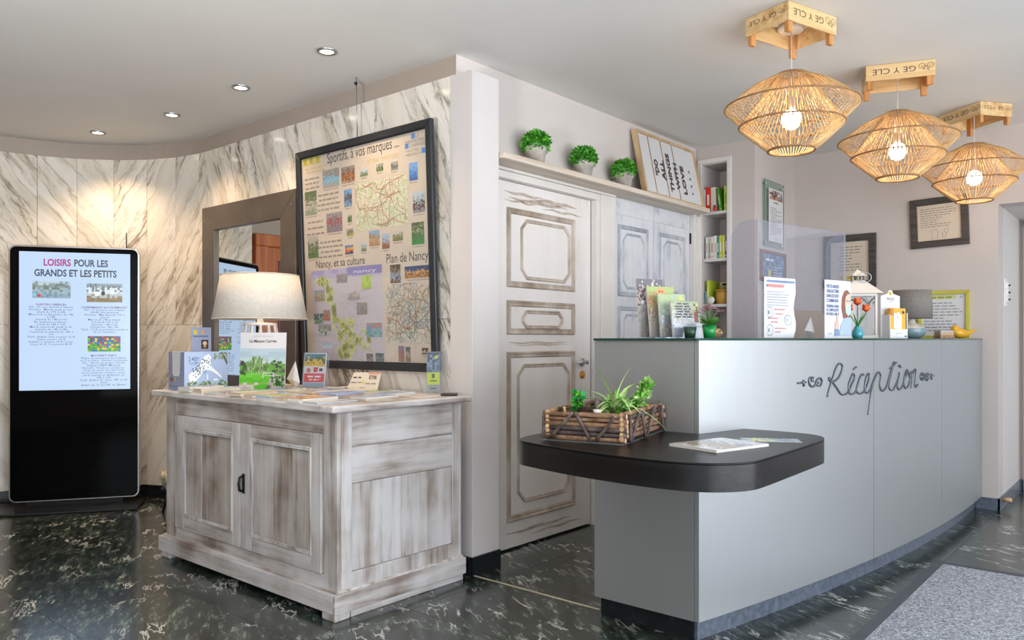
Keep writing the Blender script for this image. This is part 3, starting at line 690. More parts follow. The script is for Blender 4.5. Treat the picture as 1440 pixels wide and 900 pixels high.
# the page: u from the left paper edge (0..1.08), v from its bottom (0..1.21)
fp = lambda u, v, d: (u*1.0-.54, -.0142-d, .04+v)
rr = random.Random(11)
def pp(name, fn):
    P = Print(fp); fn(P); return P.build(name, po, 'print')
SKY = ['#6d7f52', '#7a8a6a', '#9aa7a0', '#a9bcc9', '#b9cbd8']; GREEN = ['#5f7a3e', '#47662f', '#7d8d5f', '#5d6a4c', '#a8ad9c']; BROWN = ['#b79b7d', '#8a5a36', '#b06a35', '#6d5a4d', '#9a8f85']; BLUE = ['#3f6fb0', '#5b8fcd', '#7aa8da']
photos = [((.202,1.006,.155,.104), ['#a9a393','#7fb0c8','#86bcd6','#8d8a7c','#9d9a90']), ((.377,1.01,.12,.094), BROWN), ((.543,1.03,.067,.039), SKY), ((.681,1.039,.057,.041), GREEN), ((.801,1.029,.056,.044), ['#8b8d83','#6d7068','#9a9d94']),
 ((.941,.955,.066,.093), BLUE), ((.022,.867,.116,.14), ['#8b9478','#b9b3a5','#6d7d55','#54683f']), ((.395,.878,.07,.098), ['#7d93a8','#4d6d92','#57534b','#6ea0cf']), ((.963,.785,.09,.108), ['#8a8e92','#5d3a2e','#9aa9b0','#b9c6cc']),
 ((.226,.748,.146,.112), ['#7c7780','#8a858c','#a34a4a','#857f84','#9b958c']), ((.422,.79,.038,.043), GREEN), ((.41,.712,.06,.043), ['#b3a54d','#7d7a5b','#a39a8f']), ((.948,.622,.094,.115), ['#2f8a3a','#3f7a3a','#5d6a4c','#8d9a6a','#4a5a3a']), ((.038,.611,.102,.131), GREEN+['#b9b3a5']),
 ((.603,.641,.089,.084), ['#a8845b','#b9996f','#9a8468','#8aa4c0']), ((.711,.619,.061,.082), ['#8a5d3d','#a37a55','#9ab0c6','#aabfd2']), ((.799,.653,.08,.055), ['#7a7a4a','#8d8a62','#c4c0b2']), ((.39,.612,.075,.05), ['#2d3f63','#c9632f','#d6a12f','#4d79b8']), ((.533,.618,.046,.051), SKY),
 ((.77,.431,.083,.098), ['#6d4e38','#8aa0b8','#8d7357','#4a3a30']), ((.9,.45,.19,.063), ['#b0834a','#8d5a30','#c99a55','#39527f','#2f4470']), ((.817,.01,.047,.085), ['#9b7a6a','#a96a5d','#8d7f8d']), ((.873,.01,.04,.08), ['#8d7a5f','#a09a92','#6d6a70']), ((1.0,.052,.05,.033), ['#5d4a35','#c9b08a','#4a3a2d'])]
for (u, v, w_, h_2), pal in photos:
    pp('pasted_photo', lambda P: (P.photo(min(u, 1.075-w_), v, w_, h_2, pal, max(4, int(w_/.008)), max(4, int(h_2/.008)), rr, .38), P.up(), P.scribble(u, v-.012, w_, .008, '#9a8f84', rr)))
def roadmap(P, u, v, w_, h_2, bases, roads, n, grid, skew=0):
    g = grid
    for j in range(g):
        for i in range(g): P.rect(u+w_*i/g, v+h_2*j/g, w_/g*1.002, h_2/g*1.002, rr.choice(bases))
    P.up()
    for k in range(n):
        a = rr.uniform(0, 2*PI); x, y = u+rr.random()*w_, v+rr.random()*h_2; pts = [(x, y)]
        for s_ in range(12):
            a += rr.uniform(-.6, .6); x += math.cos(a)*.022; y += math.sin(a)*.022
            if not (u < x < u+w_ and v < y < v+h_2): break
            pts.append((x, y))
        if len(pts) > 1: P.line(pts, rr.uniform(.0015, .0035), rr.choice(roads))
pp('road_map', lambda P: roadmap(P, .497, .734, .425, .262, ['#cfd0b4', '#d8d6bf', '#bccaa0', '#d9d2bd', '#c5cfa8'], ['#b5654f', '#c98a6a', '#a8a488', '#b08f6d', '#8f9f78'], 60, 26))
pp('city_map', lambda P: roadmap(P, .722, .107, .358, .319, ['#cdc6b2', '#d6cfbb', '#bfc2a8', '#d2c3ab', '#c4bfb4'], ['#b98a5a', '#9aa0a0', '#c06a4a', '#7f9a6a', '#6f8aa5', '#d8d2c2'], 150, 34))
def culture(P):
    u, v, w_, h_2 = .063, .0, .64, .535
    P.rect(u, v, w_, h_2, '#c6c0c8'); P.up()
    P.photo(u, v+.485, w_, .05, ['#b9b3d2', '#a9a2cd'], 10, 2, rr, 1); P.up(); P.rect(.405, .494, .298, .045, '#8a84b8'); P.up(); P.text('nancy', .56, .502, .028, '#cfcbe6', 'c', width=.2, bold=.02)
    for a, b, c, d in ((.10, .44, .24, .50), (.2, .33, .27, .45), (.24, .24, .29, .34), (.25, .14, .46, .26), (.30, .06, .62, .19), (.28, .015, .44, .1)):
        for k in range(int(900*(c-a)*(d-b))+14):
            r_ = rr.uniform(.008, .02); P.circle(rr.uniform(a+r_*.6, c-r_*.6), rr.uniform(b+r_*.6, d-r_*.6), r_, rr.choice(['#c3cf7a', '#cdd68a', '#bccb72', '#d2d89a']), 9)
    P.photo(.53, .41, .08, .075, ['#9fc24a', '#b3cf62'], 4, 4, rr, 1); P.up()
    for a, b, c, d, pal in ((.305,.455,.097,.05,['#8d8a92','#a29c97']), (.093,.357,.093,.062,['#9a8a6a','#b3a68c','#8fa0a8']), (.479,.27,.091,.066,['#8a8783','#9a9792']), (.405,.356,.104,.036,['#a59a94','#b8b0a8']), (.08,.222,.09,.059,['#6a8a4a','#8aa0a8','#4a5a4a']), (.17,.239,.064,.062,['#b0705a','#a58a7d']), (.118,.153,.119,.064,['#b7bcc0','#7d8a6a','#9a9a9a']), (.56,.143,.13,.077,['#6da09a','#8ab0b8','#7d9ac0','#b58a7a']), (.553,.004,.057,.046,['#8d8783','#6a6a68']), (.63,.004,.07,.05,['#7d8a8d','#5d6a62']), (.154,.076,.088,.034,['#bcd2dc','#a8c2cf'])):
        P.photo(a, b, c, d, pal, 6, 5, rr, .7)
    for k in range(26):
        a = rr.uniform(0, 2*PI); x, y = rr.uniform(.26, .6), rr.uniform(.03, .25); pts = [(x, y)]
        for s_ in range(8): a += rr.uniform(-.5, .5); x += math.cos(a)*.02; y += math.sin(a)*.02; pts.append((min(.69, max(.07, x)), min(.47, max(.01, y))))
        P.line(pts, .002, rr.choice(['#a08a9a', '#e6e6d8', '#d0a89a', '#b0b88a']))
    for k in range(9): P.line([(rr.uniform(.32, .5), rr.uniform(.25, .45)), (rr.uniform(.45, .68), rr.uniform(.25, .47))], .0015, '#a9a3b5')
pp('culture_map', culture)
def lett(P):
    ink = '#3c3833'
    P.text('Sportifs, à vos marques ...', .56, 1.145, .085, ink, 'c', width=.617); P.text('Et aux environs', .735, 1.092, .05, '#cdb57a', 'c', width=.26, shear=.3); P.text('Nat. et Remise en forme', .14, 1.122, .04, '#cdb57a', 'c', width=.22, shear=.3) if False else None
    P.text('Nancy, et sa culture', .337, .55, .065, ink, 'c', width=.449); P.text('Plan de Nancy', .905, .54, .072, ink, 'c', width=.325)
    for u in (.012, .072, .135): P.rect(u, 1.162, .052, .042, '#cfc040')
    for u, v in ((.965, 1.17), (.915, 1.125), (1.04, 1.085)): P.rect(u, v, .027, .027, '#4f86c9')
    P.text('LA', .998, 1.173, .024, '#8a847c'); P.text('MAISON', .92, 1.149, .024, '#8a847c', width=.14); P.text('CARRÉE', .948, 1.127, .024, '#8a847c', width=.12); P.text('HOTEL', .925, 1.104, .02, '#9a948c', width=.1); P.text('MÉRÉVILLE', .92, 1.083, .02, '#9a948c', width=.115)
    P.up()
    for u in (.012, .072, .135):
        for dv in (.008, .02, .03): P.rect(u+.014, 1.162+dv, .024, .006, '#8f8730')
    for (u, v, w_, h_2) in ((.016,1.02,.165,.082), (.14,.881,.224,.113), (.03,.748,.178,.106), (.14,.607,.237,.113)):
        n = max(3, int(h_2/.027))
        for k in range(n): P.scribble(u, v+h_2*(n-1-k)/n, w_, .017, '#958c82', rr)
    for k in range(2): P.scribble(.016, 1.135-k*.022, .24, .02, '#cfba86', rr)
pp('lettering', lett)

# ------------------------------------------------------------------ reception counter
def xf(Y): s_ = Y-2.715; return -1.385+.233*s_-.037*s_*s_
rc = thing('reception_counter', 'long curved brushed metal reception counter with glass top', 'counter', (-1.385, 2.715, 0))
def LC(x, y, z): return (x+1.385, y-2.715, z)
def curved(y0, y1, n, d0, d1, z0, z1):
    ys = [y0+(y1-y0)*i/n for i in range(n+1)]
    out = [(xf(y)-d0, y) for y in ys]+[(xf(y)-d1, y) for y in ys[::-1]]
    return MB().prism(out, lambda u, v, d: LC(u, v, d), z0, z1)
for a, b in ((2.717, 4.073), (4.077, 5.068), (5.072, 6.19)):
    curved(a, b, 12, 0, .018, .09, 1.165).build('front_panel', 'brushed_aluminium', rc)
MB().box(*[x for x in (-1.862+1.385, -.019, 0, .018, .09, 1.165)]).build('end_panel', 'brushed_aluminium', rc)
MB().box(-1.858+1.385, -1.84+1.385, .019, 3.44, .09, 1.10).build('back_panel', 'casing_paint', rc)
pl = curved(2.77, 6.19, 24, .045, .06, 0, .09); pl.box(-1.86+1.385, -.055, .045, .06, 0, .09)
curved(2.77, 6.19, 24, .045, .06, 0, .09).build('plinth', 'skirting_blue', rc)
MB().box(-1.86+1.385, -.045, .045, .06, 0, .09).build('end_plinth', 'skirting_black', rc)
gt = curved(2.70, 6.195, 24, -.004, .47, 1.165, 1.174); gt.build('glass_top', 'glass_top_green', rc, bevel=.0015)
# handwritten word fixed to the front, following the curve
ST = {'word': [(3.608,.909),(3.624,.944),(3.654,.99),(3.686,1.039),(3.716,1.058),(3.746,1.047),(3.734,1.017),(3.702,.988),(3.654,.975),(3.624,.985),(3.626,.996),(3.658,.972),(3.7,.941),(3.732,.916),(3.777,.913),(3.81,.928),(3.84,.96),(3.866,.989),(3.853,1.007),(3.836,.996),(3.808,.961),(3.807,.928),(3.824,.911),(3.867,.916),(3.898,.945),(3.914,.981),(3.943,1.002),(3.958,.997),(3.929,.993),(3.898,.957),(3.885,.924),(3.914,.909),(3.958,.915),(3.989,.941),(4.018,.978),(4.016,1.003),(3.988,.988),(3.972,.955),(3.972,.92),(4.002,.908),(4.033,.927),(4.064,.964),(4.109,1.003),(4.137,1.003),(4.15,.98),(4.137,.948),(4.151,.919),(4.181,.911),(4.223,.935),(4.255,.983),(4.313,1.054)],
 'accent': [(3.853,1.027),(3.881,1.037)], 'descender': [(4.106,.997),(4.064,.951),(4.035,.896),(4.018,.834),(4.005,.803)],
 'tion': [(4.313,1.054),(4.283,1.002),(4.255,.95),(4.256,.918),(4.297,.909),(4.328,.928),(4.369,.966),(4.385,.999),(4.369,.959),(4.357,.923),(4.385,.908),(4.428,.927),(4.459,.966),(4.5,.999),(4.486,1.008),(4.458,.983),(4.443,.943),(4.459,.912),(4.502,.92),(4.53,.96),(4.502,.999),(4.487,1.006)],
 'tbar': [(4.255,1.021),(4.298,1.031),(4.344,1.05)], 'idot': [(4.371,1.029),(4.387,1.035),(4.4,1.022)],
 'n': [(4.53,.984),(4.561,.997),(4.558,.952),(4.544,.91),(4.561,.952),(4.589,1.0),(4.615,1.006),(4.616,.971),(4.603,.93),(4.618,.91),(4.646,.925)],
 'dash': [(3.362,.98),(3.379,.98)], 'cross': [(3.392,.981),(3.425,.982)], 'crossv': [(3.407,.992),(3.411,.964)],
 'scroll': [(3.488,.984),(3.472,.99),(3.488,1.0),(3.458,.999),(3.454,.98),(3.47,.962),(3.501,.964),(3.519,.989),(3.547,.996),(3.562,.979),(3.547,.962),(3.519,.966),(3.533,.977)],
 'scroll2': [(4.729,.971),(4.703,.965),(4.731,.957),(4.745,.972),(4.716,.985),(4.688,.965),(4.716,.945),(4.758,.956),(4.785,.976),(4.814,.979),(4.816,.957),(4.799,.94),(4.773,.952),(4.787,.962)],
 'cross2': [(4.828,.962),(4.913,.963)], 'cross2v': [(4.87,.977),(4.872,.942)]}
def smooth(pts, k=3):
    if len(pts) < 3: return pts
    out = []; n = len(pts)
    for i in range(n-1):
        p0, p1, p2, p3 = pts[max(0, i-1)], pts[i], pts[i+1], pts[min(n-1, i+2)]
        for s_ in range(k):
            t = s_/k; out.append(tuple(.5*(2*p1[c]+(p2[c]-p0[c])*t+(2*p0[c]-5*p1[c]+4*p2[c]-p3[c])*t*t+(3*p1[c]-p0[c]-3*p2[c]+p3[c])*t**3) for c in range(len(p1))))
    return out+[pts[-1]]
for k, pts in ST.items():
    orn = k in ('dash', 'cross', 'crossv', 'scroll', 'scroll2', 'cross2', 'cross2v')
    MB().tube([LC(xf(y)+.003, y, z) for y, z in smooth(pts)], .0048 if orn else .0042, 6).build('ornament' if orn else 'letter_stroke', 'steel_letter', rc)


cs = thing('counter_shelf', 'thick black oak shelf with rounded corners wrapped around the counter end', 'shelf', (-1.385, 2.4, .725))
ol = [(-1.862,2.712),(-1.856,2.4),(-1.845,2.27),(-1.82,2.18),(-1.78,2.13),(-1.72,2.105),(-1.5,2.06),(-1.27,2.042),(-1.12,2.055),(-1.04,2.085),(-.985,2.135),(-.955,2.19),(-.945,2.26),(-.95,2.5),(-.96,2.8),(-.972,2.88),(-1.0,2.94),(-1.05,2.98),(-1.12,2.998),(-1.2,3.0),(-1.326,2.99),(-1.381,2.712)]
ol = [(x+1.385, y-2.4) for x, y in smooth(ol[:-2]+[ol[-2]], 4)+[ol[-1]]]
MB().prism(ol, lambda u, v, d: (u, v, d), 0, .012).build('edge_band', 'black_oak', cs) if False else None
MB().prism(ol, lambda u, v, d: (u, v, d), .0, .078, smooth_side=True).build('body', 'black_oak', cs)
m = MB(); m.prism(ol, lambda u, v, d: (u, v, d), .078, .085); m.build('top_sheet', 'black_top', cs, bevel=.002)

# entrance mat
em = thing('entrance_mat', 'large grey speckled entrance mat with dark edging sunk into marble floor', 'mat', (.16, 2.85, 0))
MB().box(-1.08, 1.0, -1.62, 1.67, .0005, .006).build('pile', 'mat_pile', em)
m = MB()
for q in ((-1.125, -1.08, -1.665, 1.715), (1.0, 1.04, -1.665, 1.715), (-1.08, 1.0, -1.665, -1.62), (-1.08, 1.0, 1.67, 1.715)): m.box(q[0], q[1], q[2], q[3], .0005, .007)
m.build('edging', 'carpet_edge', em)

# ------------------------------------------------------------------ ceiling lamps
for i, (x, y) in enumerate(((-3.262, 2.381), (-4.109, 2.401), (-4.95, 2.403), (-5.77, 2.272))):
    nm = ['nearest the framed poster corner', 'second from the poster end', 'second from the curved wall end', 'nearest the curved wall'][i]
    dl = thing('downlight', 'small round recessed ceiling spot, '+nm, 'light', (x, y, H), group='recessed spots along marble wall')
    MB().lathe([(.052, -.0005), (.052, -.006), (.047, -.010), (.036, -.009), (.034, -.003)], 24, cap=False).build('ring', 'steel_grey', dl)
    MB().lathe([(.034, -.004), (0, -.005)], 20, cap=False).build('lamp_face', 'spot_glow', dl)
    sl = bpy.data.lights.new('spot', 'SPOT'); sl.energy = 42; sl.color = (1, .70, .42); sl.spot_size = math.radians(115); sl.spot_blend = .9; sl.shadow_soft_size = .03
    so = bpy.data.objects.new('spot', sl); COL.objects.link(so); so.parent = dl; so.location = (0, 0, -.02)

RNG = random.Random(21)
def pendant():
    pd = thing('pendant_lamp', 'x', 'lamp', (0, 0, H), group='rattan lamps above counter')
    MB().lathe([(.0, 0), (.062, 0), (.062, -.018), (.05, -.028), (.0, -.03)], 24).build('ceiling_rose', 'white_paint', pd)
    MB().tube([(0, 0, -.025), (0, 0, -.40)], .0032, 8).build('cord', 'white_paint', pd)
    MB().lathe([(.012, -.33), (.018, -.335), (.018, -.395), (.02, -.40), (0, -.40)], 12).build('socket', 'white_paint', pd)
    N = 70; m = MB()
    def pt(r, z, a): return (r*math.cos(a), r*math.sin(a), z)
    for i in range(N):
        a = 2*PI*i/N; j = lambda: RNG.uniform(-.012, .012)
        m.tube([pt(.062, -.225, a), pt(.185, -.285, a+j()), pt(.300, -.375, a+j())], .0024, 4, caps=False)
        m.tube([pt(.300, -.375, a+j()), pt(.222, -.452, a+j()), pt(.2, -.470, a+j())], .0024, 4, caps=False)
        m.tube([pt(.062, -.225, a), pt(.235, -.462, a+.16+j())], .0024, 4, caps=False)
        m.tube([pt(.235, -.462, a+.16), pt(.17, -.522, a+.16+j()), pt(.104, -.578, a+.16)], .0027, 4, caps=False)
    st = m.build('rattan_strands', 'rattan', pd); st['kind'] = 'stuff'
    for r, z, t in ((.062, -.225, .004), (.300, -.375, .0042), (.235, -.462, .0042), (.104, -.578, .0065)):
        MB().tube([pt(r, z, 2*PI*i/48) for i in range(48)], t, 6, closed=True).build('ring', 'rattan_ring', pd)
    for a in (0, PI/3*2, PI/3*4): MB().tube([pt(.018, -.335, a), pt(.06, -.225, a)], .002, 5).build('hanger_wire', 'white_paint', pd)
    MB().ball((0, 0, -.435), .045, 16, 10, sc3=(1, 1, 1.05)).build('bulb', 'bulb_glow', pd)
    return pd
p0 = pendant(); p0.location = (-1.362, 3.593, H); p0['label'] = 'woven rattan pendant lamp hanging nearest, at left end of the counter'
dup(p0, (-1.156, 4.581, H), .4, 'woven rattan pendant lamp hanging in the middle of the row of three')
dup(p0, (-.977, 5.65, H), .9, 'woven rattan pendant lamp hanging furthest, at right end of the counter')

def crate():
    cr = thing('ceiling_crate', 'x', 'crate', (0, 0, H), group='wooden crates around the lamp cords')
    LX, LY, HH, t = .165, .118, .084, .008
    for y in (-LY, LY): MB().box(-LX, LX, y-(t if y > 0 else 0), y+(t if y < 0 else 0), -HH, -.002).build('long_side', 'crate_wood', cr, bevel=.001)
    for x in (-LX, LX): MB().box(x-(t if x > 0 else 0), x+(t if x < 0 else 0), -LY+t, LY-t, -HH, -.002).build('short_side', 'crate_wood', cr, bevel=.001)
    for x in (-LX+t, LX-t-.03):
        for y in (-LY+t, LY-t-.022): MB().box(x, x+.03, y, y+.022, -HH-.043, -.002).build('corner_post', 'crate_wood_dark', cr, bevel=.002)
    # the words stand upside down because the crate hangs bottom up
    def bike(P, u, v, s_):
        P.ring(u-.5*s_, v, .36*s_, .05*s_, '#4a3b2a', 14); P.ring(u+.5*s_, v, .36*s_, .05*s_, '#4a3b2a', 14)
        P.line([(u-.5*s_, v), (u-.25*s_, v+.5*s_), (u+.3*s_, v+.5*s_), (u+.5*s_, v)], .05*s_, '#4a3b2a'); P.line([(u-.25*s_, v+.5*s_), (u+.02*s_, v), (u+.3*s_, v+.5*s_)], .05*s_, '#4a3b2a'); P.line([(u-.4*s_, v+.62*s_), (u-.15*s_, v+.6*s_)], .06*s_, '#4a3b2a')
    def face(fn, half, name):
        P = Print(fn); ls = half*.30
        P.text('GE Y CLE', half*.18, -.016, half*.25, '#4a3b2a', 'c', width=half*1.25, res=3); bike(P, -half*.74, -.012, half*.24)
        P.build(name, cr, 'print')
    zc = -HH/2
    face(lambda u, v, d: (-u, -LY-d, zc-v), LX, 'printing'); face(lambda u, v, d: (u, LY+d, zc-v), LX, 'printing')
    face(lambda u, v, d: (-LX-d, u, zc-v), LY, 'printing'); face(lambda u, v, d: (LX+d, -u, zc-v), LY, 'printing')
    return cr
c0 = crate(); c0.location = (-1.33, 3.50, H); c0.rotation_euler = (0, 0, math.radians(73)); c0['label'] = 'small pale wooden crate fixed on ceiling above nearest rattan lamp'
dup(c0, (-1.148, 4.545, H), math.radians(21), 'small pale wooden crate fixed on ceiling above the middle rattan lamp')
dup(c0, (-.975, 5.66, H), math.radians(-36), 'small pale wooden crate fixed on ceiling above furthest rattan lamp')

# ------------------------------------------------------------------ long shelf over the doors
ws = thing('wall_shelf', 'long pale wooden shelf running above the doors', 'shelf', (-2.71, 4.16, 2.101))
MB().box(-.088, .09, -1.155, 1.16, 0, .032).build('board', 'shelf_wood', ws, bevel=.003)
def leafball(mb, c, r, n, rn, ls, squash=.9, mats=2, up=.0):
    """dome of small pointed leaves standing off a core"""
    for i in range(n):
        z = rn.uniform(-.55, 1); a = rn.uniform(0, 2*PI); q = math.sqrt(max(0, 1-z*z))
        d = Vector((q*math.cos(a), q*math.sin(a), z)); p = Vector(c)+Vector((d.x*r, d.y*r, d.z*r*squash))*rn.uniform(.82, 1.03)
        t = d.cross(Vector((rn.uniform(-1, 1), rn.uniform(-1, 1), rn.uniform(-1, 1)))).normalized(); o = (d*.7+t.cross(d)*rn.uniform(-.8, .8)).normalized()
        L_ = ls*rn.uniform(.7, 1.25); wv = t*L_*.36
        mb.add([p-o*L_*.2, p+o*L_*.35-wv, p+o*L_, p+o*L_*.35+wv], [(0, 1, 2, 3)], rn.randrange(mats))
    return mb
def topiary(seed):
    tp_ = thing('topiary_pot', 'x', 'plant', group='potted greenery on the long shelf'); rn = random.Random(seed)
    MB().lathe([(0, 0), (.045, 0), (.056, .068), (.063, .069), (.065, .098), (.060, .100), (.057, .090), (0, .088)], 28).build('pot', 'pot_stone', tp_)
    m = MB(); m.ball((0, 0, .118), .062, 12, 8, 0, (1, 1, .9)); leafball(m, (0, 0, .118), .072, 620, rn, .022)
    f = m.build('foliage', ['leaf_mid', 'leaf_bright'], tp_); f['kind'] = 'stuff'
    return tp_
for i, (y, t) in enumerate(((3.365, 'round green topiary in stone grey pot, above the single door'), (3.823, 'round green topiary in stone grey pot, middle one on the shelf'), (4.264, 'round green topiary in stone grey pot, beside the letter board'))):
    q = topiary(40+i); q.location = (-2.70, y, 2.133); q['label'] = t; q.rotation_euler = (0, 0, i*1.3)
lb = thing('letter_board', 'oak framed white letter board lying on its side at the end of the shelf', 'sign', (-2.672, 4.905, 2.136), rot=(math.radians(-11.5), 0, PI/2))
m = MB(); frame_bars(m, .825, .45, .018, -.012, .028, 0, -.4125, 0); m.build('frame', 'frame_oak', lb, bevel=.002)
MB().box(-.396, .396, .0, .022, .016, .434).build('board', 'card_white', lb)
for u in (-.255, -.085, .075): MB().box(u-.003, u+.003, -.003, .001, .017, .433).build('string', 'rattan_ring', lb)
for t, u, v, wd in (('"DO', -.20, .155, .12), ('ALL', -.115, .135, .15), ('THINGS', -.02, .065, .285), ('WITH', .075, .095, .20), ('LOVE', .17, .075, .215), ('. . . .', .262, .085, .19)):
    P = Print(lambda u, v, d: (u, -.0035-d, v)); P.text(t, u+.02, v, .062, '#3a3431', 'l', width=wd, bold=.035, rot=PI/2); P.build('word', lb)

# ------------------------------------------------------------------ books and jars in the wall niche
def book(x0, x1, z, hgt, m, label, lean=0., depth=.15, y=5.455, grp='books in wall niche', band=None):
    b = thing('book', label, 'book', ((x0+x1)/2, y, z), group=grp, rot=(0, lean, 0)); wd = (x1-x0)/2-.0006
    MB().box(-wd, wd, 0, depth, 0, hgt).build('cover', m, b, bevel=.0015)
    MB().box(-wd+.002, wd-.002, .004, depth-.004, hgt-.002, hgt+.0005).build('pages', 'paper', b)
    P = Print(lambda u, v, d: (u, -d, v)); ink = band or '#5a5550'
    P.rect(-wd*.45, hgt*.28, wd*.9, hgt*.42, ink); P.rect(-wd*.7, hgt*.08, wd*1.4, hgt*.04, ink); P.build('spine_print', b)
COLS = {'bk_white': '#e6e3de', 'bk_red': '#d9371f', 'bk_cream': '#e0d8c9', 'bk_green': '#4f8f32', 'bk_lime': '#b9cf3c', 'bk_grey': '#b5b3b0', 'bk_teal': '#3f8a7a', 'bk_blue': '#4f74a8', 'bk_brown': '#4a3a2f', 'bk_yellow': '#d8cf52'}
for k, v in COLS.items(): plain(k, v, .45)
z = 2.132
book(-2.741, -2.725, z, .175, 'bk_white', 'thin white book leaning on niche side, upper niche shelf', band='#c9c4bd')
book(-2.722, -2.684, z, .19, 'bk_red', 'bright red book on the upper niche shelf', band='#f0e4d8')
book(-2.682, -2.643, z, .185, 'bk_cream', 'thick cream book beside the red one on the upper niche shelf', band='#d9d0c4')
book(-2.612, -2.590, z, .175, 'bk_green', 'green book leaning to the left on the upper niche shelf', lean=-.15, band='#a8cf8a')
book(-2.576, -2.551, z, .185, 'bk_lime', 'yellow-green book at right end of the upper niche shelf', band='#8fa22c')
lbg = thing('ladybird_ornament', 'small red ladybird ornament leaning against the cream book', 'ornament', (-2.645, 5.448, 2.152)); MB().ball((0, 0, 0), .016, 12, 8, 0, (1, .4, 1.15)).build('body', 'bk_red', lbg); MB().ball((0, -.003, .02), .008, 8, 6).build('head', 'black_plastic', lbg)
z = 1.778; x = -2.724
for wd, hg, c, t in ((.020, .165, 'bk_white', 'white book, first from left on the middle niche shelf'), (.018, .17, 'bk_grey', 'pale grey book, second from left on the middle niche shelf'), (.026, .168, 'bk_cream', 'cream book in the middle niche shelf row, left of the centre'), (.022, .172, 'bk_white', 'white book with slim spine left of the teal book'), (.018, .165, 'bk_teal', 'teal green book on the middle niche shelf'), (.024, .172, 'bk_lime', 'lime book right of the teal book on the middle niche shelf'), (.022, .17, 'bk_yellow', 'yellow book on the middle niche shelf'), (.016, .178, 'bk_blue', 'blue book at right end of the middle niche shelf')):
    book(x, x+wd, z, hg, c, t, depth=.13, band={'bk_white': '#b9b2a8', 'bk_cream': '#a8906d', 'bk_grey': '#8a8480'}.get(c, '#e6e3d8')); x += wd+.001
z = 1.435
book(-2.716, -2.694, z, .18, 'bk_lime', 'upright yellow-green book on the lower niche shelf', depth=.2, band='#dfe6a8')
ck = thing('picture_book', 'dark picture book with green top standing behind ochre jar', 'book', (-2.615, 5.60, z)); MB().box(-.066, .066, 0, .016, 0, .178).build('cover', 'bk_brown', ck, bevel=.001)
P = Print(); P.photo(-.065, .125, .13, .05, ['#8a9a5d', '#a8b37a', '#c9c7a0'], 8, 4, random.Random(2), .8); P.rect(-.04, .148, .07, .016, '#e0d8c0'); P.build('cover_print', ck)
jr = thing('ochre_jar', 'round ochre ceramic jar with knobbed lid on the lower niche shelf', 'jar', (-2.607, 5.51, z))
MB().lathe([(0, 0), (.042, 0), (.052, .012), (.056, .05), (.054, .085), (.048, .1), (0, .1)], 28).build('body', 'ochre_jar', jr)
MB().lathe([(.058, .098), (.058, .106), (.04, .112), (.012, .116), (.013, .130), (0, .133)], 28).build('lid', 'ochre_jar', jr)
bb = thing('pale_blue_box', 'small pale blue box with dark end at left on the lower niche shelf', 'box', (-2.728, 5.462, z)); MB().box(-.012, .012, 0, .05, 0, .10).build('body', 'ceramic_blue', bb, bevel=.002); MB().box(-.0125, -.006, -.002, 0, .035, .09).build('label_patch', 'bk_blue', bb)
ds = thing('white_dish', 'small white dish leaning on the ochre jar', 'dish', (-2.676, 5.452, 1.464), rot=(PI/2-.15, 0, 0)); MB().lathe([(0, .006), (.02, .004), (.028, 0), (.029, .004), (.02, .008), (0, .009)], 20, sy=1.0).build('plate', 'ceramic_white', ds)

# ------------------------------------------------------------------ framed sheets on the walls
def lines(P, u, v, w_, h_2, n, c, rn, align='l', frac=.6):
    for k in range(n): P.scribble(u, v+h_2*(n-1-k)/n, w_*(1 if rn.random() > .3 else frac), h_2/n*.62, c, rn, align)
rn = random.Random(31)
gp = thing('glass_menu', 'sheet held on a green-edged glass plate on the side wall, topmost', 'notice', (-2.33, 5.75, 1.857), PI/2)
m = MB(); m.prism(rct(-.184, .184, 0, .497), FR, .016, .022); n_ = len(m.f); m.mi = [0 if i < 2 else 1 for i in range(n_)]; m.build('glass_plate', ['plate_glass', 'glass_edge_green'], gp)
MB().box(-.115, .16, -.025, -.0235, .045, .44).build('sheet', 'card_white', gp)
P = Print(lambda u, v, d: (u, -.0255-d, v)); P.photo(-.10, .36, .245, .07, ['#b98a7a', '#6d4a3f', '#d9c9b9', '#8a8f9a'], 10, 4, rn, 1.2); P.scribble(-.03, .335, .1, .016, '#5a5a5a', rn); lines(P, -.09, .10, .22, .21, 13, '#8d8a88', rn, 'c'); P.circle(.02, .065, .012, '#cfc040'); P.build('print', gp)
for u in (-.16, .16):
    for v in (.03, .467): q = MB().lathe([(0, 0), (.008, 0), (.008, .026), (0, .027)], 12).build('standoff', 'chrome', gp, loc=(u, 0, v)); q.rotation_euler = (PI/2, 0, 0)
rf = thing('red_certificate', 'blue certificate in dark red frame on the side wall, under the glass sheet', 'picture', (-2.33, 5.755, 1.60), PI/2)
m = MB(); frame_bars(m, .47, .232, .024, -.02, -.002, 0, -.235, 0); m.build('frame', 'dark_red', rf, bevel=.003)
MB().box(-.215, .215, -.008, -.002, .02, .212).build('backing', 'bk_blue', rf)
P = Print(lambda u, v, d: (u, -.0085-d, v)); P.photo(-.212, .022, .424, .188, ['#3f6090', '#4f74a0', '#6a93b5', '#3f5a88'], 12, 6, rn, 1); P.up(); P.scribble(-.15, .155, .16, .034, '#dfe6f0', rn); P.rect(-.09, .04, .05, .05, '#cfc040'); lines(P, .02, .05, .15, .08, 4, '#c3d0e0', rn); P.build('print', rf)

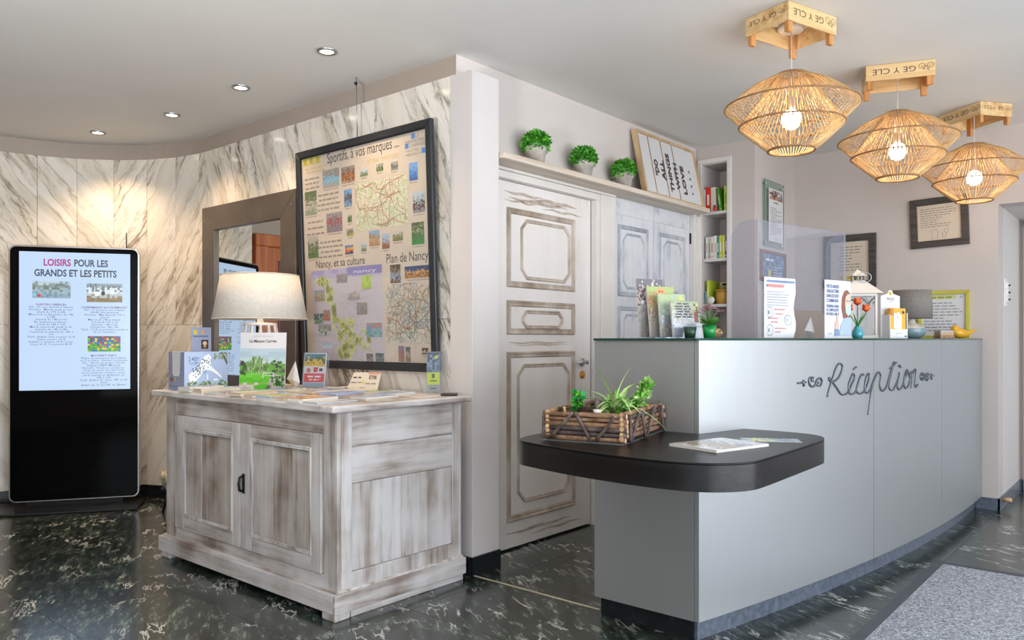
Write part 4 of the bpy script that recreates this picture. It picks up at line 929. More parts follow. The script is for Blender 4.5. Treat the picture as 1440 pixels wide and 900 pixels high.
fa = thing('dark_frame_certificate', 'cream certificate with three yellow emblems in wide dark frame behind the screen', 'picture', (-1.903, 6.21, 1.563))
m = MB(); frame_bars(m, .385, .405, .052, -.022, -.001, 0, -.1925, 0); m.build('frame', 'dark_frame_wood', fa, bevel=.003)
MB().box(-.145, .145, -.008, -.001, .048, .357).build('sheet', 'poster_paper', fa)
P = Print(lambda u, v, d: (u, -.0085-d, v)); lines(P, -.09, .13, .19, .20, 9, '#8a8478', rn, 'c')
for u in (-.06, .0, .06): P.rect(u-.02, .062, .036, .032, '#d6bd3a')
P.up()
for u in (-.06, .0, .06): P.rect(u-.012, .072, .02, .005, '#7a6a2a'); P.rect(u-.012, .082, .02, .005, '#7a6a2a')
P.build('print', fa)
fb = thing('tilted_frame_certificate', 'cream typed sheet in wide dark frame hanging slightly askew under the furthest lamp', 'picture', (-1.285, 6.21, 1.83), rot=(0, math.radians(-1.8), 0))
m = MB(); frame_bars(m, .375, .352, .048, -.022, -.001, 0, -.1875, 0); m.build('frame', 'dark_frame_wood', fb, bevel=.003)
MB().box(-.142, .142, -.008, -.001, .045, .308).build('sheet', 'poster_paper', fb)
P = Print(lambda u, v, d: (u, -.0085-d, v)); lines(P, -.12, .145, .24, .145, 9, '#8d867a', rn); P.line([(-.05, .06), (-.05, .125), (-.012, .125), (-.012, .06)], .003, '#9a9388'); P.ring(.045, .11, .014, .003, '#9a9388'); P.line([(.045, .097), (.035, .06)], .004, '#9a9388'); P.line([(.02, .06), (.02, .1)], .004, '#9a9388'); P.build('print', fb)
fc = thing('yellow_frame_notice', 'white notice in yellow-green frame low on the far wall behind the lamp', 'picture', (-1.262, 6.21, 1.17))
m = MB(); frame_bars(m, .33, .345, .027, -.022, -.001, 0, -.165, 0); m.build('frame', 'yellow_green', fc, bevel=.003)
MB().box(-.142, .142, -.008, -.001, .02, .325).build('sheet', 'card_white', fc)
P = Print(lambda u, v, d: (u, -.0085-d, v)); P.rect(-.13, .285, .21, .028, '#c9cf8a'); P.up(); lines(P, -.125, .06, .245, .215, 10, '#8f949c', rn); P.circle(.11, .298, .009, '#aab3c9'); P.scribble(-.11, .291, .17, .02, '#8f9458', rn); P.build('print', fc)

# ------------------------------------------------------------------ clear screen on the counter
def sheet(name, outline, parent, mat='plexi', edge='plexi_edge', d0=0., d1=.004):
    m = MB(); m.prism(outline, FR, d0, d1); m.mi = [0 if i < 2 else 1 for i in range(len(m.f))]; return m.build(name, [mat, edge], parent)
ps = thing('clear_screen', 'clear acrylic hygiene screen standing on the counter', 'screen', (-1.41, 3.333, 1.1745), math.atan2(.705, .148))
ol = [(0, 0), (.26, 0), (.26, .13), (.50, .13)] + [(.50+.04*math.sin(t*PI/12), .09+.04*math.cos(t*PI/12)) for t in range(1, 7)] + [(.54, 0), (.72, 0), (.72, .525), (0, .525)]
sheet('front_pane', ol, ps)
for nm, u, wd in (('l', 0., .128), ('r', .72, .085)):
    r_ = .075; o2 = [(0, 0), (wd, 0), (wd, .525-r_)] + [(wd-r_+r_*math.cos(t*PI/12), .525-r_+r_*math.sin(t*PI/12)) for t in range(1, 7)] + [(0, .525)]
    s_ = sheet('wing_pane', o2, ps); s_.location = (u, .004, 0); s_.rotation_euler = (0, 0, PI/2+.2)
nt = thing('hygiene_notice', 'white notice with red headings taped on left part of the clear screen', 'notice', (-1.4005, 3.345, 1.1765), math.atan2(.705, .148))
m = MB(); vs = []
for i in range(9):
    z = .272*i/8; e = .012*math.sin(i*.9)
    vs += [(.012, -.004, z), (.13, -.005-.004*math.sin(i*.8), z), (.237+.012*(i/8)+e*.5, -.004-.010*math.sin(i*.7+.5)**2, z)]
fs = []
for i in range(8):
    for k in range(2): a = i*3+k; fs.append((a, a+1, a+4, a+3))
sh_ = m.add(vs, fs).build('sheet', 'card_white', nt); so_ = sh_.modifiers.new('thick', 'SOLIDIFY'); so_.thickness = .0008
P = Print(lambda u, v, d: (u, -.0175-d, v))
P.mb = MB(); P.fn = lambda u, v, d: (u, -.0165-d if u > .2 else -.0105-d, v)
P.rect(.03, .250, .20, .008, '#6f86b8'); P.rect(.03, .228, .125, .012, '#d98a86')
for k in range(6): P.scribble(.035, .205-.012*k, .17, .007, '#a9adb8', rn, 'l')
for u, v in ((.05, .115), (.185, .08), (.05, .035)): P.ring(u, v, .024, .0025, '#8d94a3', 18); P.circle(u, v, .01, '#c3c8d2')
for u, v, wd in ((.09, .125, .09), (.095, .105, .06), (.04, .085, .10), (.06, .068, .06), (.09, .04, .11), (.09, .024, .05)): P.scribble(u, v, wd, .010, '#d08a8a', rn, 'l')
P.build('print', nt)
mf = thing('mask_flyer', 'white wear-a-mask card with masked woman at right end of the screen', 'notice', (-1.296, 3.83, 1.1745), math.radians(76))
MB().box(0, .225, -.006, -.004, 0, .283).build('card', 'card_white', mf)
P = Print(lambda u, v, d: (u, -.0065-d, v))
for k, t in enumerate(('PORT DU MASQUE', 'OBLIGATOIRE', 'DANS LES LIEUX', 'COMMUNS')): P.text(t, .015, .245-k*.023, .022, '#5a6a9a', 'l', width=.105 if k != 3 else .1, bold=.03)
for k, t in enumerate(('WEARING A MASK', 'IS COMPULSORY', 'IN PUBLIC AREAS')): P.text(t, .015, .150-k*.019, .019, '#5a6a9a', 'l', width=.105, bold=.03)
hair = [(.155, .10), (.14, .15), (.145, .20), (.165, .232), (.19, .24), (.215, .225), (.222, .19), (.222, .10), (.19, .09)]
P.poly(hair, '#8a5a4a'); P.up(); P.poly([(.178, .13), (.172, .17), (.178, .205), (.20, .222), (.222, .21), (.223, .13), (.2, .112)], '#e9c0ae'); P.up()
P.poly([(.174, .16), (.2, .165), (.223, .158), (.223, .125), (.2, .11), (.18, .125)], '#b9d6d8'); P.rect(.185, .182, .014, .005, '#5d4a45'); P.rect(.207, .182, .012, .005, '#5d4a45')
P.poly([(.12, .012), (.13, .06), (.165, .098), (.2, .105), (.223, .1), (.223, .012)], '#a9bcd6'); P.up(); P.poly([(.085, .04), (.083, .075), (.098, .085), (.10, .12), (.108, .12), (.112, .08), (.118, .07), (.112, .04)], '#e3b5a5'); P.poly([(.078, .012), (.083, .045), (.115, .045), (.125, .012)], '#7d96c0')
P.rect(.13, .02, .016, .01, '#cfd24a'); P.rect(.03, .02, .03, .006, '#a9b3c9'); P.build('print', mf)
def napkin(name, label, loc, rz, s_=1.):
    t = thing(name, label, 'paper', loc, rz)
    m = MB(); a, b, c, d = (-.03*s_, 0, .055*s_), (.012*s_, .02, 0), (.045*s_, 0, .035*s_), (.018*s_, .004, .155*s_)
    m.add([a, b, c, d, (.012*s_, -.018, .05*s_)], [(0, 1, 4), (1, 2, 4), (2, 3, 4), (3, 0, 4), (0, 3, 2, 1)]); m.build('sheet', 'card_white', t); return t
napkin('folded_napkin', 'white folded paper kite standing behind the clear screen', (-1.371, 3.84, 1.1745), math.radians(40), .68)

# ------------------------------------------------------------------ things standing on the counter
zt = 1.1745
mr = thing('magazine_rack', 'clear tiered acrylic rack holding magazines at left end of the counter', 'rack', (-1.55, 2.90, zt), PI/2-.45)
sheet('side_panel', [(-.0, 0), (.001, 0), (.001, .02), (0, .02)], mr) if False else None
tiers = [(-.015, .0, .06), (.0, .055, .095), (.012, .10, .13), (.022, .145, .16)]
for k, (uo, y, hz) in enumerate(tiers):
    uo = .03-.022*k
    sheet('tier', rct(-.075+uo, .075+uo, .0, hz), mr, 'acrylic', 'plexi_edge', -y, -y+.003)
MB().box(-.09, .09, -.012, .165, 0, .004).build('rack_base', 'acrylic', mr)
MAGS = [('magazine with white and grey lettered cover, front tier of the clear rack', ['#bfc3cb', '#cfd3da', '#c3bfbf', '#a3ab8a'], .148), ('magazine with pale teal and green cover, second tier of the clear rack', ['#b3a58d', '#c4cacb', '#a3b5b0', '#a8b88a'], .182), ('magazine with orange portrait on green cover, third tier of the clear rack', ['#b9ad9a', '#c0b49d', '#b98a6a', '#a3b572'], .217), ('magazine with dark purple top and pink print, back tier of the clear rack', ['#a99d8f', '#b9ada0', '#d0bcb6', '#6d6b74'], .252)]
Rz = mr.rotation_euler.z
for k, (lab, pal, top) in enumerate(MAGS):
    y = tiers[k][1]+.012; uo = .03-.022*k
    loc = Matrix.Translation((-1.55, 2.90, zt)) @ Matrix.Rotation(Rz, 4, 'Z') @ Vector((uo, y, .006))
    mg = thing('magazine', lab, 'magazine', loc, rot=(math.radians(-8), 0, Rz), group='magazines in clear rack')
    MB().box(-.068, .068, 0, .008, 0, top).build('pages', 'paper', mg)
    P = Print(); P.photo(-.068, 0, .136, top, pal, 20, 30, rn, .55)
    P.up()
    if k == 0:
        for q in range(6): P.scribble(-.05, .135-q*.011, .085, .012, '#5a5f6a', rn, 'c')
        P.circle(.0, .025, .009, '#cfc83a'); P.photo(.045, .06, .02, .08, ['#a8503f', '#4a7a3a', '#c9b08a'], 2, 7, rn, 1)
    if k == 1: P.circle(.045, .165, .008, '#d8d83a')
    if k == 2: P.circle(-.0, .19, .022, '#d99a70', 14); P.circle(-.006, .196, .004, '#3a2a20'); P.circle(.008, .196, .004, '#3a2a20')
    P.build('cover_print', mg)
fp_ = thing('flowering_kalanchoe', 'pink flowering plant in bright green pot at the left counter end', 'plant', (-1.455, 2.945, zt))
MB().lathe([(0, 0), (.021, 0), (.029, .054), (.026, .054), (.022, .045), (0, .045)], 24).build('pot', 'pot_green', fp_)
rn2 = random.Random(8); m = MB()
for i in range(26):
    a = rn2.uniform(0, 2*PI); L_ = rn2.uniform(.035, .07); el = rn2.uniform(-.25, .9); d = Vector((math.cos(a)*math.cos(el), math.sin(a)*math.cos(el), math.sin(el))); p = Vector((0, 0, .055)); s_ = d.cross(Vector((0, 0, 1))).normalized()*.017
    m.add([p, p+d*L_*.5-s_, p+d*L_*.85-s_*.6, p+d*L_, p+d*L_*.85+s_*.6, p+d*L_*.5+s_], [(0, 1, 2, 3, 4, 5)], 0)
m.build('leaves', 'leaf_kalanchoe', fp_)['kind'] = 'stuff'
m = MB()
for i in range(60):
    a = rn2.uniform(0, 2*PI); q = rn2.uniform(0, .055); c = Vector((math.cos(a)*q, math.sin(a)*q, .128-q*.5+rn2.uniform(-.008, .012)))
    for k in range(4):
        b = a+k*PI/2; t = Vector((math.cos(b), math.sin(b), .35)).normalized(); s_ = t.cross(Vector((0, 0, 1))).normalized()*.0055
        m.add([c, c+t*.006-s_, c+t*.013, c+t*.006+s_], [(0, 1, 2, 3)])
    if i % 4 == 0: m.tube([(0, 0, .05), tuple(c)], .0012, 4, m=1)
m.build('flowers', ['petal_pink', 'leaf_kalanchoe'], fp_)['kind'] = 'stuff'
dp = thing('dark_planter', 'small dark green empty pot tucked behind the green flowerpot', 'pot', (-1.51, 2.885, zt)); MB().lathe([(0, 0), (.02, 0), (.027, .045), (.023, .045), (.02, .035), (0, .035)], 20).build('body', 'pot_dark', dp)
st_ = thing('straw_bundle', 'tangled straw coloured raffia bundle right of the green flowerpot', 'ornament', (-1.50, 3.10, zt)); m = MB()
for i in range(46):
    a = rn2.uniform(0, 2*PI); b = rn2.uniform(0, PI); pts = []
    for k in range(7):
        t = a+k*.9; pts.append((.028*math.cos(t)*math.cos(b), .028*math.sin(t), .022+.019*math.sin(t+b)*math.sin(b)))
    m.tube(pts, .0016, 4, caps=False)
m.build('raffia', 'straw', st_)['kind'] = 'stuff'

vt = thing('tulip_vase', 'orange tulips in small teal glass vase on the counter', 'flowers', (-1.245, 4.184, zt))
MB().lathe([(0, 0), (.022, 0), (.028, .015), (.026, .035), (.015, .055), (.017, .062), (.014, .062), (.012, .05), (0, .02)], 20).build('vase', 'glass_teal', vt)
TR = math.radians(60)
for k, (u, z_, tl) in enumerate(((-.056, .13, .35), (0, .165, 0), (.056, .133, -.35))):
    dx, dy = math.cos(TR)*u, math.sin(TR)*u
    MB().tube([(0, 0, .05), (dx*.4, dy*.4, .09), (dx, dy, z_)], .0022, 6).build('stem', 'leaf_mid', vt)
    m = MB()
    for q in range(6):
        a = q*PI/3; r_ = .015; c = Vector((dx, dy, z_)); o = Vector((math.cos(a), math.sin(a), 0)); s_ = Vector((-math.sin(a), math.cos(a), 0))*.013
        m.add([c, c+o*r_-s_+Vector((0, 0, .016)), c+o*r_*1.15-s_*.5+Vector((0, 0, .036)), c+o*r_*1.3+Vector((0, 0, .047)), c+o*r_*1.15+s_*.5+Vector((0, 0, .036)), c+o*r_+s_+Vector((0, 0, .016))], [(0, 1, 2, 3, 4, 5)])
    m.build('bloom', 'petal_orange', vt)
for u, L_, mt in ((-.055, .085, 'leaf_bright'), (-.03, .10, 'pot_dark'), (.04, .095, 'leaf_mid'), (.055, .09, 'pot_dark')):
    dx, dy = math.cos(TR)*u, math.sin(TR)*u; m = MB(); vs = []
    for i in range(7):
        t = i/6; x_ = dx*t**1.3; y_ = dy*t**1.3; w_ = .008*math.sin(PI*(t*.9+.08)); vs += [(x_-w_*math.sin(TR)*.3, y_-w_, .055+L_*.8*t), (x_+w_*math.sin(TR)*.3, y_+w_, .055+L_*.8*t-.003)]
    m.add(vs, [(2*i, 2*i+1, 2*i+3, 2*i+2) for i in range(6)]); m.build('leaf', mt, vt)
ln = thing('birdcage_lantern', 'cream metal lantern with pitched roof and ring handle behind the tulips', 'lantern', (-1.37, 4.60, zt), math.radians(35))
B_ = .075
for x_ in (-B_, B_):
    for y_ in (-B_, B_): MB().box(x_-.006, x_+.006, y_-.006, y_+.006, 0, .245).build('post', 'bone_white', ln)
MB().box(-.085, .085, -.085, .085, 0, .018).build('base', 'bone_white', ln, bevel=.002)
m = MB()
for q in ((-B_, B_, -B_-.005, -B_+.005), (-B_, B_, B_-.005, B_+.005), (-B_-.005, -B_+.005, -B_, B_), (B_-.005, B_+.005, -B_, B_)): m.box(q[0], q[1], q[2], q[3], .235, .25)
m.build('top_rail', 'bone_white', ln)
for rz_ in range(4):
    g_ = MB().add([(-B_, -B_, .02), (B_, -B_, .02), (B_, -B_, .235), (-B_, -B_, .235)], [(0, 1, 2, 3)]).build('pane', 'acrylic', ln); g_.rotation_euler = (0, 0, rz_*PI/2)
    l_ = MB().tube([(-B_+.01, -B_-.002, .225), (-.03, -B_-.002, .19), (0, -B_-.002, .225), (.03, -B_-.002, .19), (B_-.01, -B_-.002, .225)], .0025, 5).build('lattice', 'black_metal', ln); l_.rotation_euler = (0, 0, rz_*PI/2)
m = MB(); e = .105; t_ = .03
m.add([(-e, -e, .25), (e, -e, .25), (e, e, .25), (-e, e, .25), (-t_, -t_, .325), (t_, -t_, .325), (t_, t_, .325), (-t_, t_, .325)], [(0, 3, 2, 1), (4, 5, 6, 7), (0, 1, 5, 4), (1, 2, 6, 5), (2, 3, 7, 6), (3, 0, 4, 7)]); m.build('roof', 'bone_white', ln)
m = MB()
for x_ in (-.024, 0, .024):
    for y_ in (-.026, .026): m.box(x_-.0025, x_+.0025, y_-.0025, y_+.0025, .325, .352)
m.build('vent_bars', 'black_metal', ln)['kind'] = 'stuff'
m = MB(); m.add([(-.04, -.04, .35), (.04, -.04, .35), (.04, .04, .35), (-.04, .04, .35), (0, 0, .39)], [(0, 3, 2, 1), (0, 1, 4), (1, 2, 4), (2, 3, 4), (3, 0, 4)]); m.build('cap', 'bone_white', ln)
hd_ = MB().tube([(.025+.035*math.cos(a_*PI/12), -.045, .34+.028*math.sin(a_*PI/12)) for a_ in range(24)], .0022, 6, closed=True).build('ring_handle', 'steel_grey', ln)

cbx = thing('leaflet_dispenser', 'white card dispenser with yellow panel and round top on the counter', 'display', (-1.205, 4.64, zt), math.radians(62))
bk = [(-.07, 0), (.07, 0), (.07, .235)] + [(.02*math.cos(t), .247+.02*math.sin(t)) for t in [PI*i/10 for i in range(11)]] + [(-.07, .235)]
m = MB(); m.prism(bk, FR, -.006, -.003); m.build('back_card', 'card_white', cbx)
MB().box(-.062, -.058, -.05, .003, 0, .13).box(.066, .070, -.05, .003, 0, .14).box(-.062, .070, -.05, -.047, 0, .05).build('pocket', 'card_white', cbx)
MB().box(-.05, .06, -.044, -.02, .004, .165).build('leaflets', 'yellow_card', cbx, bevel=.001)
P = Print(lambda u, v, d: (u, -.0445-d, v)); P.rect(-.05, .125, .022, .04, '#c07a3a'); P.poly([(-.025, .055), (.03, .05), (.03, .125), (.018, .135), (.005, .145), (-.008, .135), (-.025, .14)], '#f3f2ee'); P.circle(.042, .143, .009, '#3a3a3a'); P.up(); P.circle(.0, .117, .006, '#d8a02c'); P.text('PAGG', .0, .09, .014, '#6a6a6a', 'c'); P.build('leaflet_print', cbx)
P = Print(lambda u, v, d: (u, .0025-d, v)); P.circle(0, .249, .014, '#f0d28a', 16); P.up(); P.circle(-.004, .251, .006, '#d8a02c', 10); P.circle(.004, .251, .006, '#d8a02c', 10); P.poly([(-.009, .249), (0, .238), (.009, .249)], '#d8a02c'); P.text('PAGG', 0, .212, .02, '#4a4a4a', 'c'); P.rect(-.02, .203, .04, .003, '#9a9a9a'); P.build('print', cbx)
P = Print(lambda u, v, d: (u, -.0505-d, v)); P.scribble(-.02, .025, .05, .008, '#9aa3b3', rn); P.rect(.045, .008, .018, .008, '#4f6fa8'); P.build('pocket_print', cbx)

tl_ = thing('counter_lamp', 'small table lamp with grey drum shade and pale blue base on the counter', 'lamp', (-1.286, 5.411, zt))
MB().lathe([(0, 0), (.05, 0), (.078, .02), (.086, .045), (.082, .065)], 32, cap=False).build('base', 'ceramic_blue', tl_)
MB().lathe([(.082, .065), (.06, .085), (.032, .098), (.022, .108), (.024, .118), (.018, .122), (0, .122)], 32, cap=False).build('neck', 'ceramic_cream', tl_)
MB().tube([(0, 0, .12), (0, 0, .18)], .006, 8).build('stem', 'steel_grey', tl_)
m = MB().lathe([(.124, .128), (.117, .305)], 40, cap=False); q = m.build('shade', 'grey_shade', tl_); so_ = q.modifiers.new('thick', 'SOLIDIFY'); so_.thickness = .002
MB().ball((0, 0, .21), .025, 12, 8).build('bulb', 'ceramic_white', tl_)
sp_ = thing('coaster_stack', 'small clear-wrapped stack of tan blocks next to the yellow bird', 'block', (-1.163, 5.728, zt), math.radians(50))
MB().box(-.05, .05, -.035, .035, 0, .02).build('lower_block', 'cork', sp_, bevel=.003); MB().box(-.047, .047, -.033, .033, .02, .042).build('middle_block', 'tan_wood', sp_, bevel=.003); MB().box(-.045, .045, -.032, .032, .042, .052).build('upper_block', 'card_white', sp_, bevel=.003)
MB().box(-.055, .055, -.038, .038, 0, .058).build('wrapper', 'acrylic', sp_, bevel=.006)
bd = thing('yellow_bird', 'glossy yellow ceramic bird at right end of the counter', 'ornament', (-1.12, 6.03, zt), math.radians(40))
m = MB(); prof = [(-.066, .030, .004), (-.062, .036, .018), (-.05, .040, .030), (-.03, .041, .036), (-.005, .036, .035), (.02, .033, .029), (.04, .033, .020), (.06, .042, .011), (.085, .055, .008), (.105, .062, .004)]
m.tube([(x_, 0, z_) for x_, z_, r_ in prof], [r_ for *_, r_ in prof], 16); m.build('body', 'yellow_ceramic', bd)
MB().ball((-.043, 0, .066), .027, 16, 10, 0, (1, .95, .95)).build('head', 'yellow_ceramic', bd); MB().tube([(-.066, 0, .064), (-.082, 0, .06)], [.006, .001], 8).build('beak', 'yellow_ceramic', bd)

# ------------------------------------------------------------------ log planter and paper on the black shelf
zs = .8105
px_ = thing('log_planter', 'rustic planter box of stacked birch twigs on the black shelf', 'planter', (-1.71, 2.19, zs), math.radians(13.5))
W_, D_ = .288, .452; rl = random.Random(77)
MB().box(-.004, W_+.004, -.004, D_+.004, 0, .004).build('bottom_board', 'steel_grey', px_)
MB().box(.018, W_-.018, .018, D_-.018, .004, .085).build('soil', 'soil', px_)
def log(p, q, r, dark=False):
    p, q = Vector(p), Vector(q); m = MB(); k = 5; pts = []; rs = []
    for i in range(k): t = i/(k-1); pts.append(p.lerp(q, t)+Vector((rl.uniform(-1, 1), rl.uniform(-1, 1), rl.uniform(-1, 1)))*.0012); rs.append(r*rl.uniform(.88, 1.1))
    m.tube(pts, rs, 7); m.mi[-2:] = [1, 1]; m.build('log', ['bark_dark' if dark else 'bark', 'log_end'], px_)
for k in range(6):
    zz = .013+k*.0165; r = rl.uniform(.0078, .0095)
    for y_ in (.006, D_-.006): log((-.012*rl.random(), y_, zz), (W_+.004+.014*rl.random(), y_, zz), r, rl.random() < .4)
    for x_ in (.006, W_-.006):
        a_ = -.006*rl.random()
        log((x_, a_, zz+.007), (x_, D_+.006, zz+.007), r*.95, rl.random() < .3)
for a_, b_ in (((.02, -.012, .012), (.105, -.012, .103)), ((.115, -.012, .106), (.175, -.014, .006)), ((.19, -.012, .008), (.262, -.012, .098))): log(a_, b_, .0058, True)
for a_, b_ in (((W_+.014, .03, .104), (W_+.014, .035, .006)), ((W_+.014, .05, .01), (W_+.014, .14, .108)), ((W_+.014, .16, .108), (W_+.014, .20, .006)), ((W_+.014, .22, .006), (W_+.014, .32, .106)), ((W_+.014, .40, .110), (W_+.014, .435, .006))): log(a_, b_, .006, True)
for a_, b_ in (((-.012, .0, .006), (-.012, .005, .104)),): log(a_, b_, .006, True)
MP = Matrix.Translation((-1.71, 2.19, zs)) @ Matrix.Rotation(math.radians(13.5), 4, 'Z')
def inpl(x_, y_, z_=.0855): return MP @ Vector((x_, y_, z_))
def blade(m, p, az, L_, rise, droop, wd, mt=0, edge=None):
    vs = []; n = 9; s_ = Vector((-math.sin(az), math.cos(az), 0))
    for i in range(n):
        t = i/(n-1); h_ = L_*(rise*t-droop*t*t); r_ = L_*t*(1-rise*.35*(1-t)); w_ = wd*(1-t)**.6*(.45+.55*min(1, t*5))
        c = Vector(p)+Vector((math.cos(az)*r_, math.sin(az)*r_, h_)); vs += [c-s_*w_+Vector((0, 0, w_*.4)), c, c+s_*w_+Vector((0, 0, w_*.4))]
    fs = []
    for i in range(n-1): fs += [(3*i, 3*i+1, 3*i+4, 3*i+3), (3*i+1, 3*i+2, 3*i+5, 3*i+4)]
    return m.add(vs, fs, mt, smooth=True)
sp = thing('spider_plant', 'spider plant with arching pale striped leaves in the log planter', 'plant', inpl(.20, .16))
for i in range(30):
    az = rl.uniform(0, 2*PI); L_ = rl.uniform(.10, .22); m = MB(); blade(m, (rl.uniform(-.01, .01), rl.uniform(-.01, .01), 0), az, L_, rl.uniform(.7, 1.5), rl.uniform(.6, 1.2), .0105); m.build('leaf', 'leaf_pale' if i % 3 else 'leaf_bright', sp)
for az, L_, h_ in ((3.6, .05, 2.7), (.3, .06, 2.9), (4.2, .09, 2.1)):
    m = MB(); blade(m, (0, 0, 0), az, L_, h_, .0, .014); m.build('leaf', 'leaf_pale', sp)
m = MB()
leafball(m, (0, .02, .012), .04, 160, rl, .03); m.build('low_growth', ['leaf_bright', 'leaf_pale'], sp)['kind'] = 'stuff'
fr_ = thing('green_sprig', 'bushy bright green sprig rising at back right of the log planter', 'plant', inpl(.235, .27)); m = MB()
for i in range(16):
    t = i/15; c = Vector((.045*t, .03*t, .115*t)); leafball(m, c, .012+.008*math.sin(PI*t), 16, rl, .02)
m.tube([(0, 0, 0), (.045, .03, .115)], .003, 5); m.build('foliage', ['leaf_bright', 'leaf_pale'], fr_)['kind'] = 'stuff'
gs = thing('small_succulent', 'small upright green succulent at front left of the log planter', 'plant', inpl(.085, .09)); m = MB()
for i in range(9): t = i/8; leafball(m, (.004*math.sin(i), 0, .01+.07*t), .009, 12, rl, .022)
m.build('foliage', ['pot_green', 'leaf_bright'], gs)['kind'] = 'stuff'
m = MB(); blade(m, (0, 0, 0), math.radians(205), .15, .75, .85, .008); m.build('long_leaf', 'leaf_mid', gs)
m = MB(); blade(m, (0, 0, 0), math.radians(60), .11, .7, .75, .008); m.build('long_leaf', 'leaf_bright', gs)
pc = thing('pine_cone', 'brown pine cone lying near front of the log planter', 'pine cone', inpl(.125, .055, .098)); m = MB()
for i in range(60):
    t = i/60; a_ = i*2.4; r_ = .018*math.sin(PI*(t*.9+.08)); c = Vector(((t-.5)*.05, math.cos(a_)*r_, math.sin(a_)*r_)); d = Vector((.4, math.cos(a_), math.sin(a_))).normalized(); s_ = d.cross(Vector((1, 0, 0))).normalized()*.006
    m.add([c-d*.004, c+d*.006-s_, c+d*.010, c+d*.006+s_], [(0, 1, 2, 3)])
m.ball((0, 0, 0), .014, 10, 6, 0, (1.6, 1, 1)); m.build('scales', 'cone_brown', pc)['kind'] = 'stuff'
wc = thing('white_cup', 'tiny white cup standing in the log planter', 'cup', inpl(.178, .045, .088)); MB().lathe([(0, 0), (.010, 0), (.0165, .024), (.0145, .024), (.009, .004), (0, .004)], 18).build('body', 'ceramic_white', wc)
cd_ = thing('red_candle', 'flat dark pink candle lying by the tiny white cup', 'candle', inpl(.205, .035, .088)); MB().lathe([(0, 0), (.017, 0), (.017, .011), (.015, .013), (0, .012)], 18).build('wax', 'candle_red', cd_); MB().tube([(0, 0, .012), (.001, 0, .018)], .0008, 5).build('wick', 'black_plastic', cd_)
bs = thing('driftwood_stick', 'dark bark stump standing behind the white cup in the log planter', 'wood', inpl(.15, .11, .086)); MB().tube([(0, 0, 0), (.004, .002, .03), (-.004, 0, .062)], [.016, .012, .006], 9).tube([(.003, 0, .02), (.03, .01, .05)], [.007, .004], 7).build('bark', 'bark_dark', bs)
mu = thing('orange_flower', 'small orange blossom at right back of the spider plant', 'flower', inpl(.275, .30, .11)); MB().ball((0, 0, 0), .011, 10, 6, 0, (1, 1, .7)).build('bloom', 'amber', mu); MB().tube([(0, 0, -.024), (0, 0, 0)], .0015, 5).build('stem', 'leaf_mid', mu)
tw = thing('pale_twig', 'short pale twig standing at left corner of the log planter', 'wood', inpl(.05, .06, .086)); MB().tube([(0, 0, 0), (-.008, 0, .03)], .005, 7).build('bark', 'log_end', tw)

def brochure(name, label, cat, loc, rz, w_, h_2, th, pal, seed, title=None, tcol='#ffffff', grp=None, nx=6, ny=8, edge='paper'):
    t = thing(name, label, cat, loc, rz, group=grp); rb = random.Random(seed)
    if th > .0075 and cat == 'leaflets':
        n = min(4, max(2, int(th/.006)))
        for k in range(n):
            pg = MB().box(-w_/2, w_/2, -h_2/2, h_2/2, th*k/n, th*(k+1)/n-.0004).build('sheets', ['paper', 'card_blue', 'poster_paper', 'tan_wood'][rb.choice((0, 0, 0, 1, 2, 2, 3))], t)
            if k < n-1: pg.rotation_euler = (0, 0, rb.uniform(-.09, .09)); pg.location = (rb.uniform(-.006, .006), rb.uniform(-.008, .008), 0)
    else: MB().box(-w_/2, w_/2, -h_2/2, h_2/2, 0, th).build('pages', edge, t)
    P = Print(lambda u, v, d: (u, v, th+d)); P.d = .0003
    P.photo(-w_/2, -h_2/2, w_, h_2, pal, nx*2, ny*2, rb, .3); P.up()
    if title: P.text(title, -w_*.42, h_2*.33, h_2*.11, tcol, 'l', width=w_*.7, bold=.02)
    P.build('cover_print', t, 'print_gloss'); return t
brochure('magazine', 'tourist magazine with printed photo cover lying on the black shelf', 'magazine', (-1.17, 2.44, zs), math.radians(-14), .20, .265, .009, ['#d9d5d2', '#9a8a7a', '#b0a08d', '#8f9aa8', '#cfd3d8', '#dfe2e6'], 1, nx=8, ny=10)
brochure('magazine', 'mauve edged magazine lying under the tourist magazine', 'magazine', (-1.14, 2.475, zs-.0006), math.radians(-8), .19, .255, .0005, ['#b9a9cf', '#c9bcd8'], 2) if False else None
brochure('leaflet', 'narrow blue and yellow leaflet at back of the black shelf', 'leaflet', (-1.10, 2.70, zs), math.radians(-60), .09, .20, .0015, ['#6f93b8', '#d6d84a', '#9ab0a8', '#5d7a9a', '#8a9aa5'], 3, nx=4, ny=9)

# ------------------------------------------------------------------ things on the sideboard
zd = .8965
lm_ = thing('table_lamp', 'table lamp with wide linen shade and white openwork base on sideboard', 'lamp', (-3.894, 2.394, zd))
MB().lathe([(.07, 0), (.075, .006), (.07, .012), (0, .012)], 32).build('foot', 'ceramic_white', lm_)
m = MB()
for k in range(12):
    a = 2*PI*k/12
    for sg in (1, -1):
        m.tube([((.085+.018*math.sin(PI*i/8))*math.cos(a+sg*.55*i/8), (.085+.018*math.sin(PI*i/8))*math.sin(a+sg*.55*i/8), .012+.34*i/8) for i in range(9)], .0055, 5, caps=False)
for z_ in (.012, .18, .355): m.tube([(.086*math.cos(2*PI*i/32)*(1.2 if z_ == .18 else 1), .086*math.sin(2*PI*i/32)*(1.2 if z_ == .18 else 1), z_) for i in range(32)], .006, 6, closed=True)
m.build('openwork_base', 'ceramic_white', lm_)['kind'] = 'stuff'
MB().lathe([(.088, .352), (.09, .362), (.02, .368), (.014, .40), (0, .40)], 28).build('collar', 'ceramic_white', lm_)
